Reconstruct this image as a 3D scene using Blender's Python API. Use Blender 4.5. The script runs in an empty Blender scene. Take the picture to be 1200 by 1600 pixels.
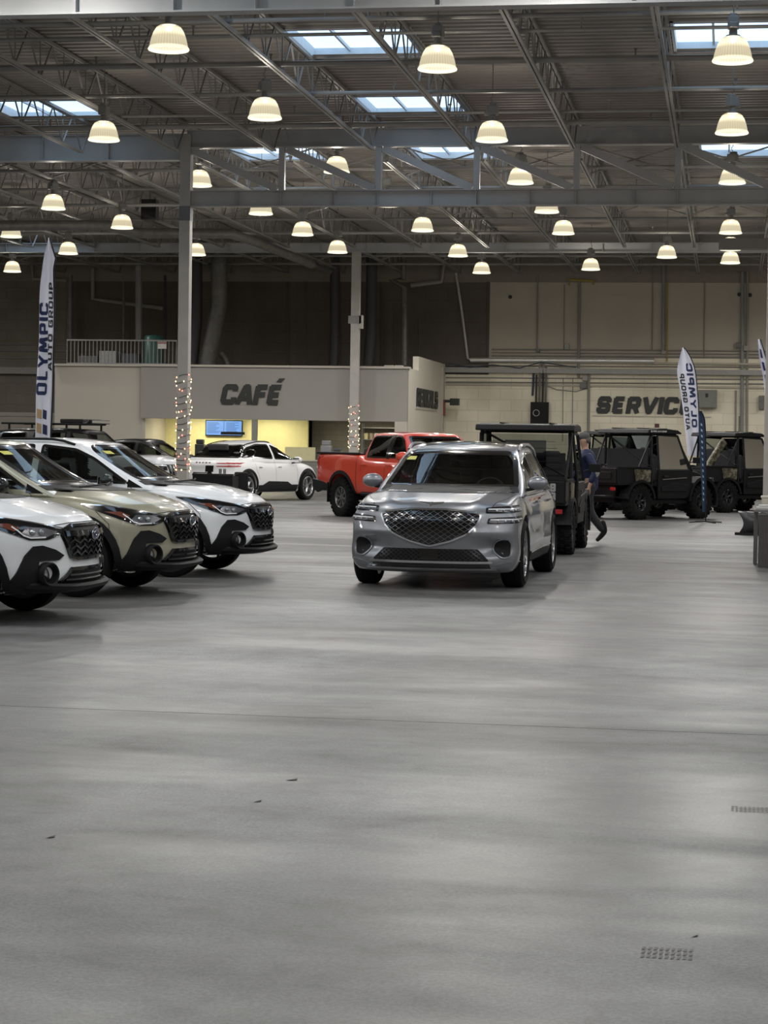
import bpy, bmesh, math, random
from math import sin, cos, pi, radians as R, atan, hypot
from mathutils import Vector, Matrix
from mathutils.bvhtree import BVHTree
from mathutils.geometry import delaunay_2d_cdt

random.seed(7)
SC = bpy.context.scene
COL = SC.collection

# ------------------------------------------------------------ camera
FPX = 3200.0; CAM_Z = 1.54; YH = 693.0; ROLL = R(0.9); YAW = R(9.5)
PIT = atan((800 - YH) / FPX)
cam_d = bpy.data.cameras.new('camera'); cam = bpy.data.objects.new('camera', cam_d); COL.objects.link(cam)
cam_d.sensor_fit = 'HORIZONTAL'; cam_d.sensor_width = 36.0
cam_d.lens = 36.0 * FPX / 1200.0
cam_d.clip_start = 0.1; cam_d.clip_end = 300
cam.matrix_world = (Matrix.Translation((0, 0, CAM_Z)) @ Matrix.Rotation(YAW, 4, 'Z') @
                    Matrix.Rotation(pi / 2 - PIT, 4, 'X') @ Matrix.Rotation(ROLL, 4, 'Z'))
SC.camera = cam
# ------------------------------------------------------------ world, exposure
SC.view_settings.view_transform = 'Standard'
SC.view_settings.look = 'None'
SC.view_settings.exposure = 0.0
SC.view_settings.gamma = 1.0
SC.view_settings.use_curve_mapping = False
W = bpy.data.worlds.new('sky'); SC.world = W; W.use_nodes = True
W.node_tree.nodes['Background'].inputs[0].default_value = (0.62, 0.74, 0.92, 1)
W.node_tree.nodes['Background'].inputs[1].default_value = 1.0
LAMP_POWER = 284.0
LAMP_COLOR = (1.0, 0.965, 0.925)
SKYLIGHT_STRENGTH = 1.45
CAFE_POWER = 50.0

def ray(px, py):
    a = px - 600; b = py - 800
    cr, sr = cos(ROLL), sin(ROLL)
    x = a * cr + b * sr; y = -a * sr + b * cr
    cp, sp = cos(PIT), sin(PIT)
    Z = FPX * cp - y * sp; U = -y * cp - FPX * sp
    return Vector((x * cos(YAW) - Z * sin(YAW), x * sin(YAW) + Z * cos(YAW), U))
def gz(px, py, z=0.0):
    r = ray(px, py); return r * ((z - CAM_Z) / r.z) + Vector((0, 0, CAM_Z))
def gy(px, py, Y):
    r = ray(px, py); return r * (Y / r.y) + Vector((0, 0, CAM_Z))

# ------------------------------------------------------------ materials
MAT = {}
def mat(name, color, rough=0.5, metal=0.0, coat=0.0, var=0.06, scale=6.0, bump=0.0, bscale=60.0, emit=None, estr=0.0, spec=0.5):
    if name in MAT: return MAT[name]
    m = bpy.data.materials.new(name); m.use_nodes = True; MAT[name] = m
    nt = m.node_tree; b = nt.nodes['Principled BSDF']
    tc = nt.nodes.new('ShaderNodeTexCoord'); nz = nt.nodes.new('ShaderNodeTexNoise')
    nz.inputs['Scale'].default_value = scale; nz.inputs['Detail'].default_value = 4
    nt.links.new(tc.outputs['Object'], nz.inputs['Vector'])
    cr = nt.nodes.new('ShaderNodeValToRGB')
    lo = [max(0, c * (1 - var)) for c in color]; hi = [min(1, c * (1 + var)) for c in color]
    cr.color_ramp.elements[0].color = (*lo, 1); cr.color_ramp.elements[1].color = (*hi, 1)
    cr.color_ramp.elements[0].position = 0.3; cr.color_ramp.elements[1].position = 0.7
    nt.links.new(nz.outputs['Fac'], cr.inputs['Fac']); nt.links.new(cr.outputs['Color'], b.inputs['Base Color'])
    b.inputs['Roughness'].default_value = rough; b.inputs['Metallic'].default_value = metal
    b.inputs['Coat Weight'].default_value = coat; b.inputs['Coat Roughness'].default_value = 0.03
    b.inputs['Specular IOR Level'].default_value = spec
    if bump:
        n2 = nt.nodes.new('ShaderNodeTexNoise'); n2.inputs['Scale'].default_value = bscale
        bp = nt.nodes.new('ShaderNodeBump'); bp.inputs['Strength'].default_value = bump; bp.inputs['Distance'].default_value = 0.01
        nt.links.new(tc.outputs['Object'], n2.inputs['Vector'])
        nt.links.new(n2.outputs['Fac'], bp.inputs['Height']); nt.links.new(bp.outputs['Normal'], b.inputs['Normal'])
    if emit:
        b.inputs['Emission Color'].default_value = (*emit, 1); b.inputs['Emission Strength'].default_value = estr
    return m
def glass(name, tint, refl=1.45, rough=0.0):
    if name in MAT: return MAT[name]
    m = bpy.data.materials.new(name); m.use_nodes = True; MAT[name] = m
    nt = m.node_tree; nt.nodes.remove(nt.nodes['Principled BSDF'])
    out = nt.nodes['Material Output']
    tr = nt.nodes.new('ShaderNodeBsdfTransparent'); tr.inputs[0].default_value = (*tint, 1)
    gl = nt.nodes.new('ShaderNodeBsdfGlossy'); gl.inputs['Roughness'].default_value = rough
    gl.inputs[0].default_value = (1, 1, 1, 1)
    fr = nt.nodes.new('ShaderNodeFresnel'); fr.inputs[0].default_value = refl
    mx = nt.nodes.new('ShaderNodeMixShader')
    nt.links.new(fr.outputs[0], mx.inputs[0]); nt.links.new(tr.outputs[0], mx.inputs[1]); nt.links.new(gl.outputs[0], mx.inputs[2])
    nt.links.new(mx.outputs[0], out.inputs[0])
    return m
def emitm(name, color, s):
    return mat(name, tuple(min(1, c) for c in color), 0.4, emit=color, estr=s)

# ------------------------------------------------------------ object helpers
def tag(o, label=None, cat=None, group=None, kind=None):
    if label: o['label'] = label
    if cat: o['category'] = cat
    if group: o['group'] = group
    if kind: o['kind'] = kind
    return o
def empty(name, loc=(0, 0, 0), rz=0.0, label=None, cat=None, group=None):
    o = bpy.data.objects.new(name, None); COL.objects.link(o); o.empty_display_size = 0.2
    o.location = loc; o.rotation_euler = (0, 0, rz)
    return tag(o, label, cat, group)
def kids(o): return [c for c in bpy.data.objects if c.parent == o]
def copy_tree(o, parent=None):
    c = o.copy(); COL.objects.link(c)
    if parent: c.parent = parent
    for ch in kids(o): copy_tree(ch, c)
    return c

class MB:
    """collects geometry for ONE mesh object"""
    def __init__(s): s.v = []; s.f = []; s.m = []; s.cm = 0
    def add(s, vs, fs, mi=None):
        n = len(s.v); s.v += [tuple(p) for p in vs]
        for f in fs: s.f.append(tuple(i + n for i in f)); s.m.append(s.cm if mi is None else mi)
    def box(s, c, d, rz=0, rx=0, ry=0, mi=None, taper=1.0):
        M = Matrix.Rotation(rz, 3, 'Z') @ Matrix.Rotation(ry, 3, 'Y') @ Matrix.Rotation(rx, 3, 'X')
        vs = []
        for k in (-1, 1):
            t = taper if k > 0 else 1
            for (i, j) in ((-1, -1), (1, -1), (1, 1), (-1, 1)):
                vs.append(Vector(c) + M @ Vector((i * d[0] / 2 * t, j * d[1] / 2 * t, k * d[2] / 2)))
        s.add(vs, [(3, 2, 1, 0), (4, 5, 6, 7), (0, 1, 5, 4), (1, 2, 6, 5), (2, 3, 7, 6), (3, 0, 4, 7)], mi)
        return s
    def span(s, a, b, mi=None):  # box by two corners
        c = [(a[i] + b[i]) / 2 for i in range(3)]; d = [abs(b[i] - a[i]) for i in range(3)]
        return s.box(c, d, mi=mi)
    def bar(s, p, q, w, h=None, mi=None):  # rectangular bar between points
        p = Vector(p); q = Vector(q); h = h or w; d = (q - p)
        if d.length < 1e-6: return s
        d.normalize(); up = Vector((0, 0, 1)) if abs(d.z) < 0.95 else Vector((0, 1, 0))
        a = d.cross(up).normalized(); b = a.cross(d)
        vs = [e + a * (i * w / 2) + b * (j * h / 2) for e in (p, q) for (i, j) in ((-1, -1), (1, -1), (1, 1), (-1, 1))]
        s.add(vs, [(3, 2, 1, 0), (4, 5, 6, 7), (0, 1, 5, 4), (1, 2, 6, 5), (2, 3, 7, 6), (3, 0, 4, 7)], mi)
        return s
    def tube(s, pts, r, n=8, caps=True, mi=None, closed=False):
        pts = [Vector(p) for p in pts]; N = len(pts); rr = r if isinstance(r, (list, tuple)) else [r] * N
        rings = []; prev = None
        for i in range(N):
            if closed: t = (pts[(i + 1) % N] - pts[i - 1])
            else: t = pts[min(i + 1, N - 1)] - pts[max(i - 1, 0)]
            t.normalize()
            if prev is None:
                a = t.cross(Vector((0, 0, 1)));
                if a.length < 1e-3: a = t.cross(Vector((1, 0, 0)))
            else: a = prev - t * prev.dot(t)
            a.normalize(); prev = a; b = t.cross(a)
            rings.append([pts[i] + (a * cos(2 * pi * k / n) + b * sin(2 * pi * k / n)) * rr[i] for k in range(n)])
        vs = [p for g in rings for p in g]; fs = []
        M = N if closed else N - 1
        for i in range(M):
            j = (i + 1) % N
            for k in range(n): fs.append((i * n + k, i * n + (k + 1) % n, j * n + (k + 1) % n, j * n + k))
        if caps and not closed: fs += [tuple(range(n - 1, -1, -1)), tuple((N - 1) * n + k for k in range(n))]
        s.add(vs, fs, mi); return s
    def lathe(s, prof, c=(0, 0, 0), axis='Z', n=24, mi=None, a0=0, a1=2 * pi):
        # prof: list of (r, h)
        full = abs(a1 - a0 - 2 * pi) < 1e-6; cols = n if full else n + 1
        vs = []
        for (r, h) in prof:
            for k in range(cols):
                t = a0 + (a1 - a0) * k / n; x, y = r * cos(t), r * sin(t)
                p = {'Z': (x, y, h), 'Y': (x, h, y), 'X': (h, x, y)}[axis]
                vs.append((p[0] + c[0], p[1] + c[1], p[2] + c[2]))
        fs = []
        for i in range(len(prof) - 1):
            for k in range(n):
                k2 = (k + 1) % cols
                fs.append((i * cols + k, i * cols + k2, (i + 1) * cols + k2, (i + 1) * cols + k))
        s.add(vs, fs, mi); return s
    def prism(s, poly, a, b, axis='Y', mi=None):
        # poly: 2D points; axis Y -> (x,z) extruded y a..b ; X -> (y,z); Z -> (x,y)
        n = len(poly); vs = []
        for h in (a, b):
            for (p, q) in poly:
                vs.append({'Y': (p, h, q), 'X': (h, p, q), 'Z': (p, q, h)}[axis])
        fs = [tuple(range(n)), tuple(range(2 * n - 1, n - 1, -1))]
        for k in range(n): fs.append((k, (k + 1) % n, n + (k + 1) % n, n + k))
        s.add(vs, fs, mi); return s
    def grid(s, fn, nu, nv, mi=None):
        vs = [fn(i / nu, j / nv) for i in range(nu + 1) for j in range(nv + 1)]
        fs = [(i * (nv + 1) + j, (i + 1) * (nv + 1) + j, (i + 1) * (nv + 1) + j + 1, i * (nv + 1) + j + 1) for i in range(nu) for j in range(nv)]
        s.add(vs, fs, mi); return s
    def ball(s, c, r, n=10, m=6, mi=None):
        rx, ry, rz = r if isinstance(r, (tuple, list)) else (r, r, r)
        def fn(u, v):
            a = 2 * pi * u; b = pi * (v - 0.5)
            return (c[0] + rx * cos(a) * cos(b), c[1] + ry * sin(a) * cos(b), c[2] + rz * sin(b))
        return s.grid(fn, n, m, mi)
    def build(s, name, mats, parent=None, smooth=False, bevel=0.0, solid=0.0, loc=None, sub=0, seg=2, recalc=True, angle=40):
        me = bpy.data.meshes.new(name); me.from_pydata(s.v, [], s.f)
        if not isinstance(mats, (list, tuple)): mats = [mats]
        for m in mats: me.materials.append(m)
        for p, mi in zip(me.polygons, s.m): p.material_index = mi
        if recalc:
            bm = bmesh.new(); bm.from_mesh(me); bmesh.ops.remove_doubles(bm, verts=bm.verts, dist=1e-5)
            bmesh.ops.recalc_face_normals(bm, faces=bm.faces); bm.to_mesh(me); bm.free()
        if smooth:
            for p in me.polygons: p.use_smooth = True
            me.set_sharp_from_angle(angle=R(angle))
        o = bpy.data.objects.new(name, me); COL.objects.link(o)
        if parent: o.parent = parent
        if loc: o.location = loc
        if solid: md = o.modifiers.new('s', 'SOLIDIFY'); md.thickness = solid
        if bevel:
            md = o.modifiers.new('b', 'BEVEL'); md.width = bevel; md.segments = seg; md.limit_method = 'ANGLE'
        if sub: md = o.modifiers.new('u', 'SUBSURF'); md.levels = sub; md.render_levels = sub
        return o
def struct(o): o['kind'] = 'structure'; return o

# heavy extended block letters as strokes on a 0..1 box (width factor, strokes)
GL = {
 'C': (1.0, [[(.98, .78), (.98, .9), (.86, 1), (.14, 1), (.02, .86), (.02, .14), (.14, 0), (.86, 0), (.98, .1), (.98, .24)]]),
 'A': (1.1, [[(0, -.1), (.42, 1), (.62, 1), (.98, -.1)], [(.22, .26), (.8, .26)]]),
 'F': (.9, [[(.95, 1), (.08, 1), (.08, -.1)], [(.08, .5), (.85, .5)]]),
 'E': (.9, [[(.95, 1), (.08, 1), (.08, 0), (.95, 0)], [(.08, .5), (.85, .5)]]),
 'S': (1.0, [[(.96, .8), (.96, .9), (.84, 1), (.14, 1), (.04, .9), (.04, .6), (.14, .5), (.86, .5), (.96, .4), (.96, .1), (.86, 0), (.14, 0), (.04, .1), (.04, .22)]]),
 'R': (1.0, [[(.05, -.1), (.05, 1), (.85, 1), (.96, .9), (.96, .52), (.86, .42), (.05, .42)], [(.6, .42), (.95, -.1)]]),
 'V': (1.1, [[(0, 1.1), (.42, 0), (.58, 0), (1, 1.1)]]),
 'I': (.28, [[(.5, -.1), (.5, 1.1)]]),
 'N': (1.05, [[(.05, -.1), (.05, 1), (.2, 1), (.8, 0), (.95, 0), (.95, 1.1)]]),
 'T': (.95, [[(-.02, 1), (1.02, 1)], [(.5, 1), (.5, -.1)]]),
 'L': (.85, [[(.08, 1.1), (.08, 0), (.98, 0)]]),
 'O': (1.0, [[(.5, 1), (.14, 1), (.02, .86), (.02, .14), (.14, 0), (.86, 0), (.98, .14), (.98, .86), (.86, 1), (.5, 1)]]),
 'Y': (1.05, [[(0, 1.1), (.5, .48), (1, 1.1)], [(.5, .48), (.5, -.1)]]),
 'M': (1.25, [[(.02, -.1), (.1, 1), (.22, 1), (.5, .12), (.78, 1), (.9, 1), (.98, -.1)]]),
 'P': (.95, [[(.05, -.1), (.05, 1), (.85, 1), (.96, .9), (.96, .5), (.86, .4), (.05, .4)]]),
 'U': (1.0, [[(.02, 1.1), (.02, .14), (.14, 0), (.86, 0), (.98, .14), (.98, 1.1)]]),
 'G': (1.0, [[(.98, .8), (.86, 1), (.14, 1), (.02, .86), (.02, .14), (.14, 0), (.98, 0), (.98, .48), (.55, .48)]]),
 '8': (.9, [[(.1, .5), (.1, 0), (.9, 0), (.9, 1), (.1, 1), (.1, .5), (.9, .5)]]),
}
def glyph_quads(ch, w, h, t):
    """returns list of 4-point quads (2D) for a letter w*wf wide and h high, stroke t"""
    wf, strokes = GL[ch]; Wd = w * wf; qs = []
    X = lambda p: (t / 2 + p[0] * (Wd - t), t / 2 + p[1] * (h - t))
    for st in strokes:
        P = [X(p) for p in st]
        P = [(x, min(max(y, 0), h)) for x, y in P]
        for a, b in zip(P, P[1:]):
            dx, dy = b[0] - a[0], b[1] - a[1]; L = hypot(dx, dy)
            if L < 1e-6: continue
            nx, ny = -dy / L * t / 2, dx / L * t / 2; ex, ey = dx / L * t * .2, dy / L * t * .2
            q = [(a[0] - ex + nx, a[1] - ey + ny), (a[0] - ex - nx, a[1] - ey - ny), (b[0] + ex - nx, b[1] + ey - ny), (b[0] + ex + nx, b[1] + ey + ny)]
            qs.append([(x, min(max(y, 0), h)) for x, y in q])
    return qs, Wd
def word_quads(word, w, h, t, gap, slant=0.0):
    out = []; x = 0
    for ch in word:
        if ch == ' ': x += w * .6; continue
        e = ch == 'É'; qs, wd = glyph_quads('E' if e else ch, w, h, t)
        if e: qs.append([(wd * .45, h * 1.12), (wd * .78, h * 1.12), (wd * 1.0, h * 1.3), (wd * .62, h * 1.3)])
        out += [[(x + p[0] + slant * p[1], p[1]) for p in q] for q in qs]; x += wd + gap
    return out, x - gap

# interpolation (pchip-like)
def crv(pts):
    xs = [p[0] for p in pts]; ys = [p[1] for p in pts]; n = len(xs)
    d = [(ys[i + 1] - ys[i]) / (xs[i + 1] - xs[i]) for i in range(n - 1)]
    m = [0] * n; m[0] = d[0]; m[-1] = d[-1]
    for i in range(1, n - 1):
        m[i] = 0 if d[i - 1] * d[i] <= 0 else 2 * d[i - 1] * d[i] / (d[i - 1] + d[i])
    def f(x):
        if x <= xs[0]: return ys[0] + 0
        if x >= xs[-1]: return ys[-1]
        i = 0
        while x > xs[i + 1]: i += 1
        h = xs[i + 1] - xs[i]; t = (x - xs[i]) / h; t2 = t * t; t3 = t2 * t
        return (2 * t3 - 3 * t2 + 1) * ys[i] + (t3 - 2 * t2 + t) * h * m[i] + (-2 * t3 + 3 * t2) * ys[i + 1] + (t3 - t2) * h * m[i + 1]
    return f
lerp = lambda a, b, t: a + (b - a) * t
# ============================================================ building shell
ROOF = 8.44; BACK = 74.2; XL = -38.0; XR = 24.0; YF = -9.0
M_STEEL = mat('grey_steel_paint', (.25, .245, .235), .45, var=.10, scale=2.0)
M_STEELD = mat('dark_steel_paint', (.17, .165, .155), .5, var=.10, scale=2.0)
M_GIRD = mat('girder_paint', (.42, .43, .435), .42, var=.08, scale=1.5)
M_DECK = mat('deck_paint', (.28, .26, .235), .6, var=.08, scale=.7)

def floor_mat():
    m = bpy.data.materials.new('polished_concrete'); m.use_nodes = True; nt = m.node_tree; b = nt.nodes['Principled BSDF']
    L = nt.links.new; N = nt.nodes.new
    tc = N('ShaderNodeTexCoord')
    def noise(sc, det, rough=.6, dist=0, vs=None):
        n = N('ShaderNodeTexNoise'); n.inputs['Scale'].default_value = sc; n.inputs['Detail'].default_value = det
        n.inputs['Roughness'].default_value = rough; n.inputs['Distortion'].default_value = dist
        if vs:
            mp = N('ShaderNodeMapping'); mp.inputs['Scale'].default_value = vs; mp.inputs['Location'].default_value = (3.1, 1.7, 0); L(tc.outputs['Object'], mp.inputs[0]); L(mp.outputs[0], n.inputs[0])
        else: L(tc.outputs['Object'], n.inputs[0])
        return n
    def ramp(src, stops):
        r = N('ShaderNodeValToRGB'); e = r.color_ramp.elements
        e[0].position, e[0].color = stops[0][0], (*stops[0][1], 1); e[1].position, e[1].color = stops[-1][0], (*stops[-1][1], 1)
        for p, c in stops[1:-1]: k = e.new(p); k.color = (*c, 1)
        L(src, r.inputs[0]); return r
    def mul(a, bb, f=1.0):
        x = N('ShaderNodeMix'); x.data_type = 'RGBA'; x.blend_type = 'MULTIPLY'; x.inputs[0].default_value = f
        L(a, x.inputs[6]); L(bb, x.inputs[7]); return x.outputs[2]
    big = noise(.22, 5, .6, .6); mid = noise(1.1, 8, .68, .4); fine = noise(60, 4, .85); blot = noise(4.5, 6, .7, .3); wide = noise(.12, 3, .55, .4, (.7, 1.6, 1)); streak = noise(.5, 6, .65, .3, (.45, 1.5, 1))
    c = ramp(big.outputs[0], [(.40, (.18, .177, .174)), (.5, (.225, .226, .225)), (.62, (.30, .305, .308))])
    c2 = ramp(mid.outputs[0], [(.38, (.70, .69, .68)), (.50, (.93, .93, .93)), (.62, (1.0, 1.0, 1.0))])
    c3 = ramp(fine.outputs[0], [(.44, (.62, .62, .62)), (.56, (1.0, 1.0, 1.0))])
    c4 = ramp(streak.outputs[0], [(.40, (.80, .795, .79)), (.56, (1, 1, 1))])
    o = mul(c.outputs[0], c2.outputs[0], .9); o = mul(o, c3.outputs[0], .85); o = mul(o, c4.outputs[0], .8); c7 = ramp(blot.outputs[0], [(.40, (.80, .795, .79)), (.54, (1, 1, 1))]); o = mul(o, c7.outputs[0], .8); c8 = ramp(wide.outputs[0], [(.42, (.70, .70, .69)), (.56, (1, 1, 1))]); o = mul(o, c8.outputs[0], .9)
    # fine pale and dark specks of aggregate
    vo = N('ShaderNodeTexVoronoi'); vo.inputs['Scale'].default_value = 55; L(tc.outputs['Object'], vo.inputs[0])
    c5 = ramp(vo.outputs[0], [(.0, (.75, .75, .75)), (.12, (1, 1, 1))]); o = mul(o, c5.outputs[0], .5)
    L(o, b.inputs['Base Color'])
    rr = ramp(streak.outputs[0], [(.40, (.36,) * 3), (.6, (.56,) * 3)]); L(rr.outputs[0], b.inputs['Roughness'])
    b.inputs['Specular IOR Level'].default_value = .5
    return m
m = MB(); m.span((XL, YF, -.2), (XR, BACK + .3, 0)); struct(m.build('floor', floor_mat()))
# saw-cut joints in the slab
mj = MB()
for y in (11.2, 23.6, 36.0): mj.span((XL + 1, y - .002, .0), (XR - 1, y + .002, .0012))
for x in (-21.8, -11.8, 10.9): mj.span((x - .002, YF + 1, .0), (x + .002, 60, .0012))
struct(mj.build('trim_1', mat('joint_filler', (.17, .165, .16), .6)))
# dark rubber scuffs left by tyres near the camera and bits of litter
def block_mat(name, col, bw, bh, mortar=.012, dark=.8):
    m = bpy.data.materials.new(name); m.use_nodes = True; nt = m.node_tree; b = nt.nodes['Principled BSDF']
    tc = nt.nodes.new('ShaderNodeTexCoord'); br = nt.nodes.new('ShaderNodeTexBrick'); sx = nt.nodes.new('ShaderNodeSeparateXYZ'); cx = nt.nodes.new('ShaderNodeCombineXYZ')
    ad = nt.nodes.new('ShaderNodeMath'); ad.operation = 'ADD'
    nt.links.new(tc.outputs['Object'], sx.inputs[0]); nt.links.new(sx.outputs[0], ad.inputs[0]); nt.links.new(sx.outputs[1], ad.inputs[1])
    nt.links.new(ad.outputs[0], cx.inputs[0]); nt.links.new(sx.outputs[2], cx.inputs[1]); nt.links.new(cx.outputs[0], br.inputs[0])
    br.inputs['Color1'].default_value = (*col, 1); br.inputs['Color2'].default_value = (*[c * .93 for c in col], 1)
    br.inputs['Mortar'].default_value = (*[c * dark for c in col], 1); br.inputs['Scale'].default_value = 1
    br.inputs['Mortar Size'].default_value = mortar; br.inputs['Brick Width'].default_value = bw; br.inputs['Row Height'].default_value = bh
    nz = nt.nodes.new('ShaderNodeTexNoise'); nz.inputs['Scale'].default_value = .5; nz.inputs['Detail'].default_value = 5
    nt.links.new(tc.outputs['Object'], nz.inputs[0])
    rp = nt.nodes.new('ShaderNodeValToRGB'); rp.color_ramp.elements[0].color = (.8, .79, .78, 1); rp.color_ramp.elements[0].position = .35; rp.color_ramp.elements[1].position = .6
    nt.links.new(nz.outputs[0], rp.inputs[0])
    mx = nt.nodes.new('ShaderNodeMix'); mx.data_type = 'RGBA'; mx.blend_type = 'MULTIPLY'; mx.inputs[0].default_value = 1
    nt.links.new(br.outputs[0], mx.inputs[6]); nt.links.new(rp.outputs[0], mx.inputs[7]); nt.links.new(mx.outputs[2], b.inputs['Base Color'])
    b.inputs['Roughness'].default_value = .75
    return m
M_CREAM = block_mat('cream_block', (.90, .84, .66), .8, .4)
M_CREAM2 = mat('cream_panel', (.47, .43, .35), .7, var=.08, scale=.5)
M_BROWN = block_mat('brown_block', (.135, .115, .095), .8, .4)
M_BROWN2 = block_mat('brown_block_left', (.25, .225, .185), .8, .4)
M_WHITEW = mat('offwhite_wall', (.52, .48, .42), .7, var=.05, scale=.6)

xs = gy(765, 500, BACK).x; xl2 = gy(104, 440, BACK).x
m = MB()
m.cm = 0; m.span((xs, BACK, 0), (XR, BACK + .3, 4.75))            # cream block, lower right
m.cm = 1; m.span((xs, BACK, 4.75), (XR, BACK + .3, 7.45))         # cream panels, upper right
m.cm = 0; m.span((-14, BACK, 0), (xs, BACK + .3, 4.1))
m.cm = 2; m.span((-14, BACK, 4.1), (xs, BACK + .3, 7.45))
m.cm = 2; m.span((xl2, BACK, 0), (-14, BACK + .3, 7.45))
m.cm = 3; m.span((XL, BACK, 0), (xl2, BACK + .3, 7.45))
m.cm = 4; m.span((XL, BACK, 7.45), (XR, BACK + .3, ROOF + .1))
struct(m.build('wall_back', [M_CREAM, M_CREAM2, M_BROWN, M_BROWN2, mat('beam_band', (.25, .22, .18), .7)]))
m = MB(); m.span((XL - .3, YF, 0), (XL, BACK, ROOF + .1)); struct(m.build('wall_left', M_CREAM2))
m = MB(); m.span((XR, YF, 0), (XR + .3, BACK, ROOF + .1)); struct(m.build('wall_right', M_CREAM2))
m = MB(); m.span((XL, YF - .3, 0), (XR, YF, ROOF + .1)); struct(m.build('wall_front', M_WHITEW))

# ---- skylights: openings in the deck
SKY = []
for (x, y) in ((-7.45, 34), (-1.02, 34), (-7.45, 40.55), (-15.3, 40.55), (-11.72, 47.05), (-7.42, 47.05), (-.75, 47.05), (-23.4, 62.8)):
    SKY.append((x, y, x + 2.06, y + 1.95))
for y in (1.2, 7.8, 14.4, 20.9, 27.45):
    for x in (-26.6, -20.2, -13.9, -7.45, -1.02, 5.4, 11.8, 18.2): SKY.append((x, y, x + 2.06, y + 1.95))
for (x, y) in ((5.4, 34), (11.8, 40.5), (5.4, 47.05), (11.8, 53.6), (5.4, 60.1), (-30.5, 34), (-24.5, 40.5), (-30.5, 53.6)):
    SKY.append((x, y, x + 2.06, y + 1.95))
# corrugated deck, ribs run left-right
m = MB(); y = YF; PIT_R = .30
while y < BACK:
    segs = [(XL, XR)]
    for (x0, y0, x1, y1) in SKY:
        if y + PIT_R > y0 + .01 and y < y1 - .01:
            ns = []
            for (a, b) in segs:
                if x1 <= a or x0 >= b: ns.append((a, b))
                else:
                    if x0 > a: ns.append((a, x0))
                    if x1 < b: ns.append((x1, b))
            segs = ns
    for (a, b) in segs:
        pr_ = [(y, ROOF), (y + .12, ROOF), (y + .15, ROOF + .035), (y + .27, ROOF + .035), (y + .30, ROOF)]
        vs = [(a, p[0], p[1]) for p in pr_] + [(b, p[0], p[1]) for p in pr_]
        m.add(vs, [(k, k + 1, k + 6, k + 5) for k in range(4)])
    y += PIT_R
struct(m.build('ceiling', M_DECK, recalc=False))
m = MB(); m.cm = 0
pane = MB()
def curb(n, r):
    (x0, y0, x1, y1) = r; x0 -= .05; x1 += .05; y0 -= .32; y1 += .32; h = .16; z0 = ROOF - .02; z1 = ROOF + h
    f = MB()
    f.span((x0, y0, z0), (x0 + .05, y1, z1)); f.span((x1 - .05, y0, z0), (x1, y1, z1))
    f.span((x0, y0, z0), (x1, y0 + .05, z1)); f.span((x0, y1 - .05, z0), (x1, y1, z1))
    f.span((x0 + .66, y0, z1 - .06), (x0 + .70, y1, z1 + .02))
    fo = struct(f.build('window_%d' % n, mat('skylight_curb', (.62, .66, .70), .5)))
    p = MB(); p.add([(x0, y0, z1), (x1, y0, z1), (x1, y1, z1), (x0, y1, z1)], [(0, 3, 2, 1)])
    po = p.build('skylight_pane', M_PANE, parent=fo, recalc=False)
M_PANE = emitm('skylight_daylight', (.56, .77, 1.0), SKYLIGHT_STRENGTH)
for i, r in enumerate(SKY): curb(i + 1, r)

# ---- open web joists
JX = [-11.75 + 2.12 * k for k in range(-11, 16)]
def joist_mesh(L):
    t = MB(); zt = ROOF - .03; zb = 7.69
    for s in (-1, 1):
        t.span((s * .012 + (0 if s > 0 else -.05), 0, zt - .055), (s * .012 + (.05 if s > 0 else 0), L, zt)); 
        t.span((s * .012 + (0 if s > 0 else -.045), .7, zb), (s * .012 + (.045 if s > 0 else 0), L - .7, zb + .045))
    w = MB(); n = int(round((L - 1.4) / 1.22)); p = (L - 1.4) / n
    for k in range(n):
        y0 = .7 + k * p
        w.bar((0, y0, zb + .02), (0, y0 + p / 2, zt - .03), .026); w.bar((0, y0 + p / 2, zt - .03), (0, y0 + p, zb + .02), .026)
        w.bar((0, y0, zb + .02), (0, y0, zt - .03), .02)
    w.bar((0, .0, zt - .04), (0, .7, zb + .02), .03); w.bar((0, L, zt - .04), (0, L - .7, zb + .02), .03)
    return t, w
BAYS = [(22.9, 43.5, 'nearest'), (43.5, 64.6, 'middle'), (64.6, BACK, 'farthest')]
BAYX = [(1.8, 22.9, 'front')]
ORD = ['first', 'second', 'third', 'fourth', 'fifth', 'sixth', 'seventh', 'eighth', 'ninth', 'tenth', 'eleventh', 'twelfth']
jproto = {}
def add_joists(bay, ks, hidden=False):
    y0, y1, nm = bay
    for k in ks:
        x = -11.75 + 2.12 * k; L = y1 - y0 - .3
        side = 'right' if k > 0 else 'left'
        lab = 'grey roof joist of the %s bay, %s' % (nm, 'in line with the lit columns' if k == 0 else '%s one %s of the lit columns' % (ORD[abs(k) - 1], side))
        r = empty('roof_joist', (x, y0 + .15, 0), 0, lab, 'roof joist', 'open-web roof joists')
        if nm not in jproto:
            t, w = joist_mesh(L)
            a = t.build('chord', M_STEEL, r); b = w.build('web', M_STEEL, r); jproto[nm] = (a, b)
        else:
            for a in jproto[nm]: c = a.copy(); COL.objects.link(c); c.parent = r
add_joists(BAYS[0], range(-3, 7)); add_joists(BAYS[1], range(-6, 7)); add_joists(BAYS[2], range(-7, 7))
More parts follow.
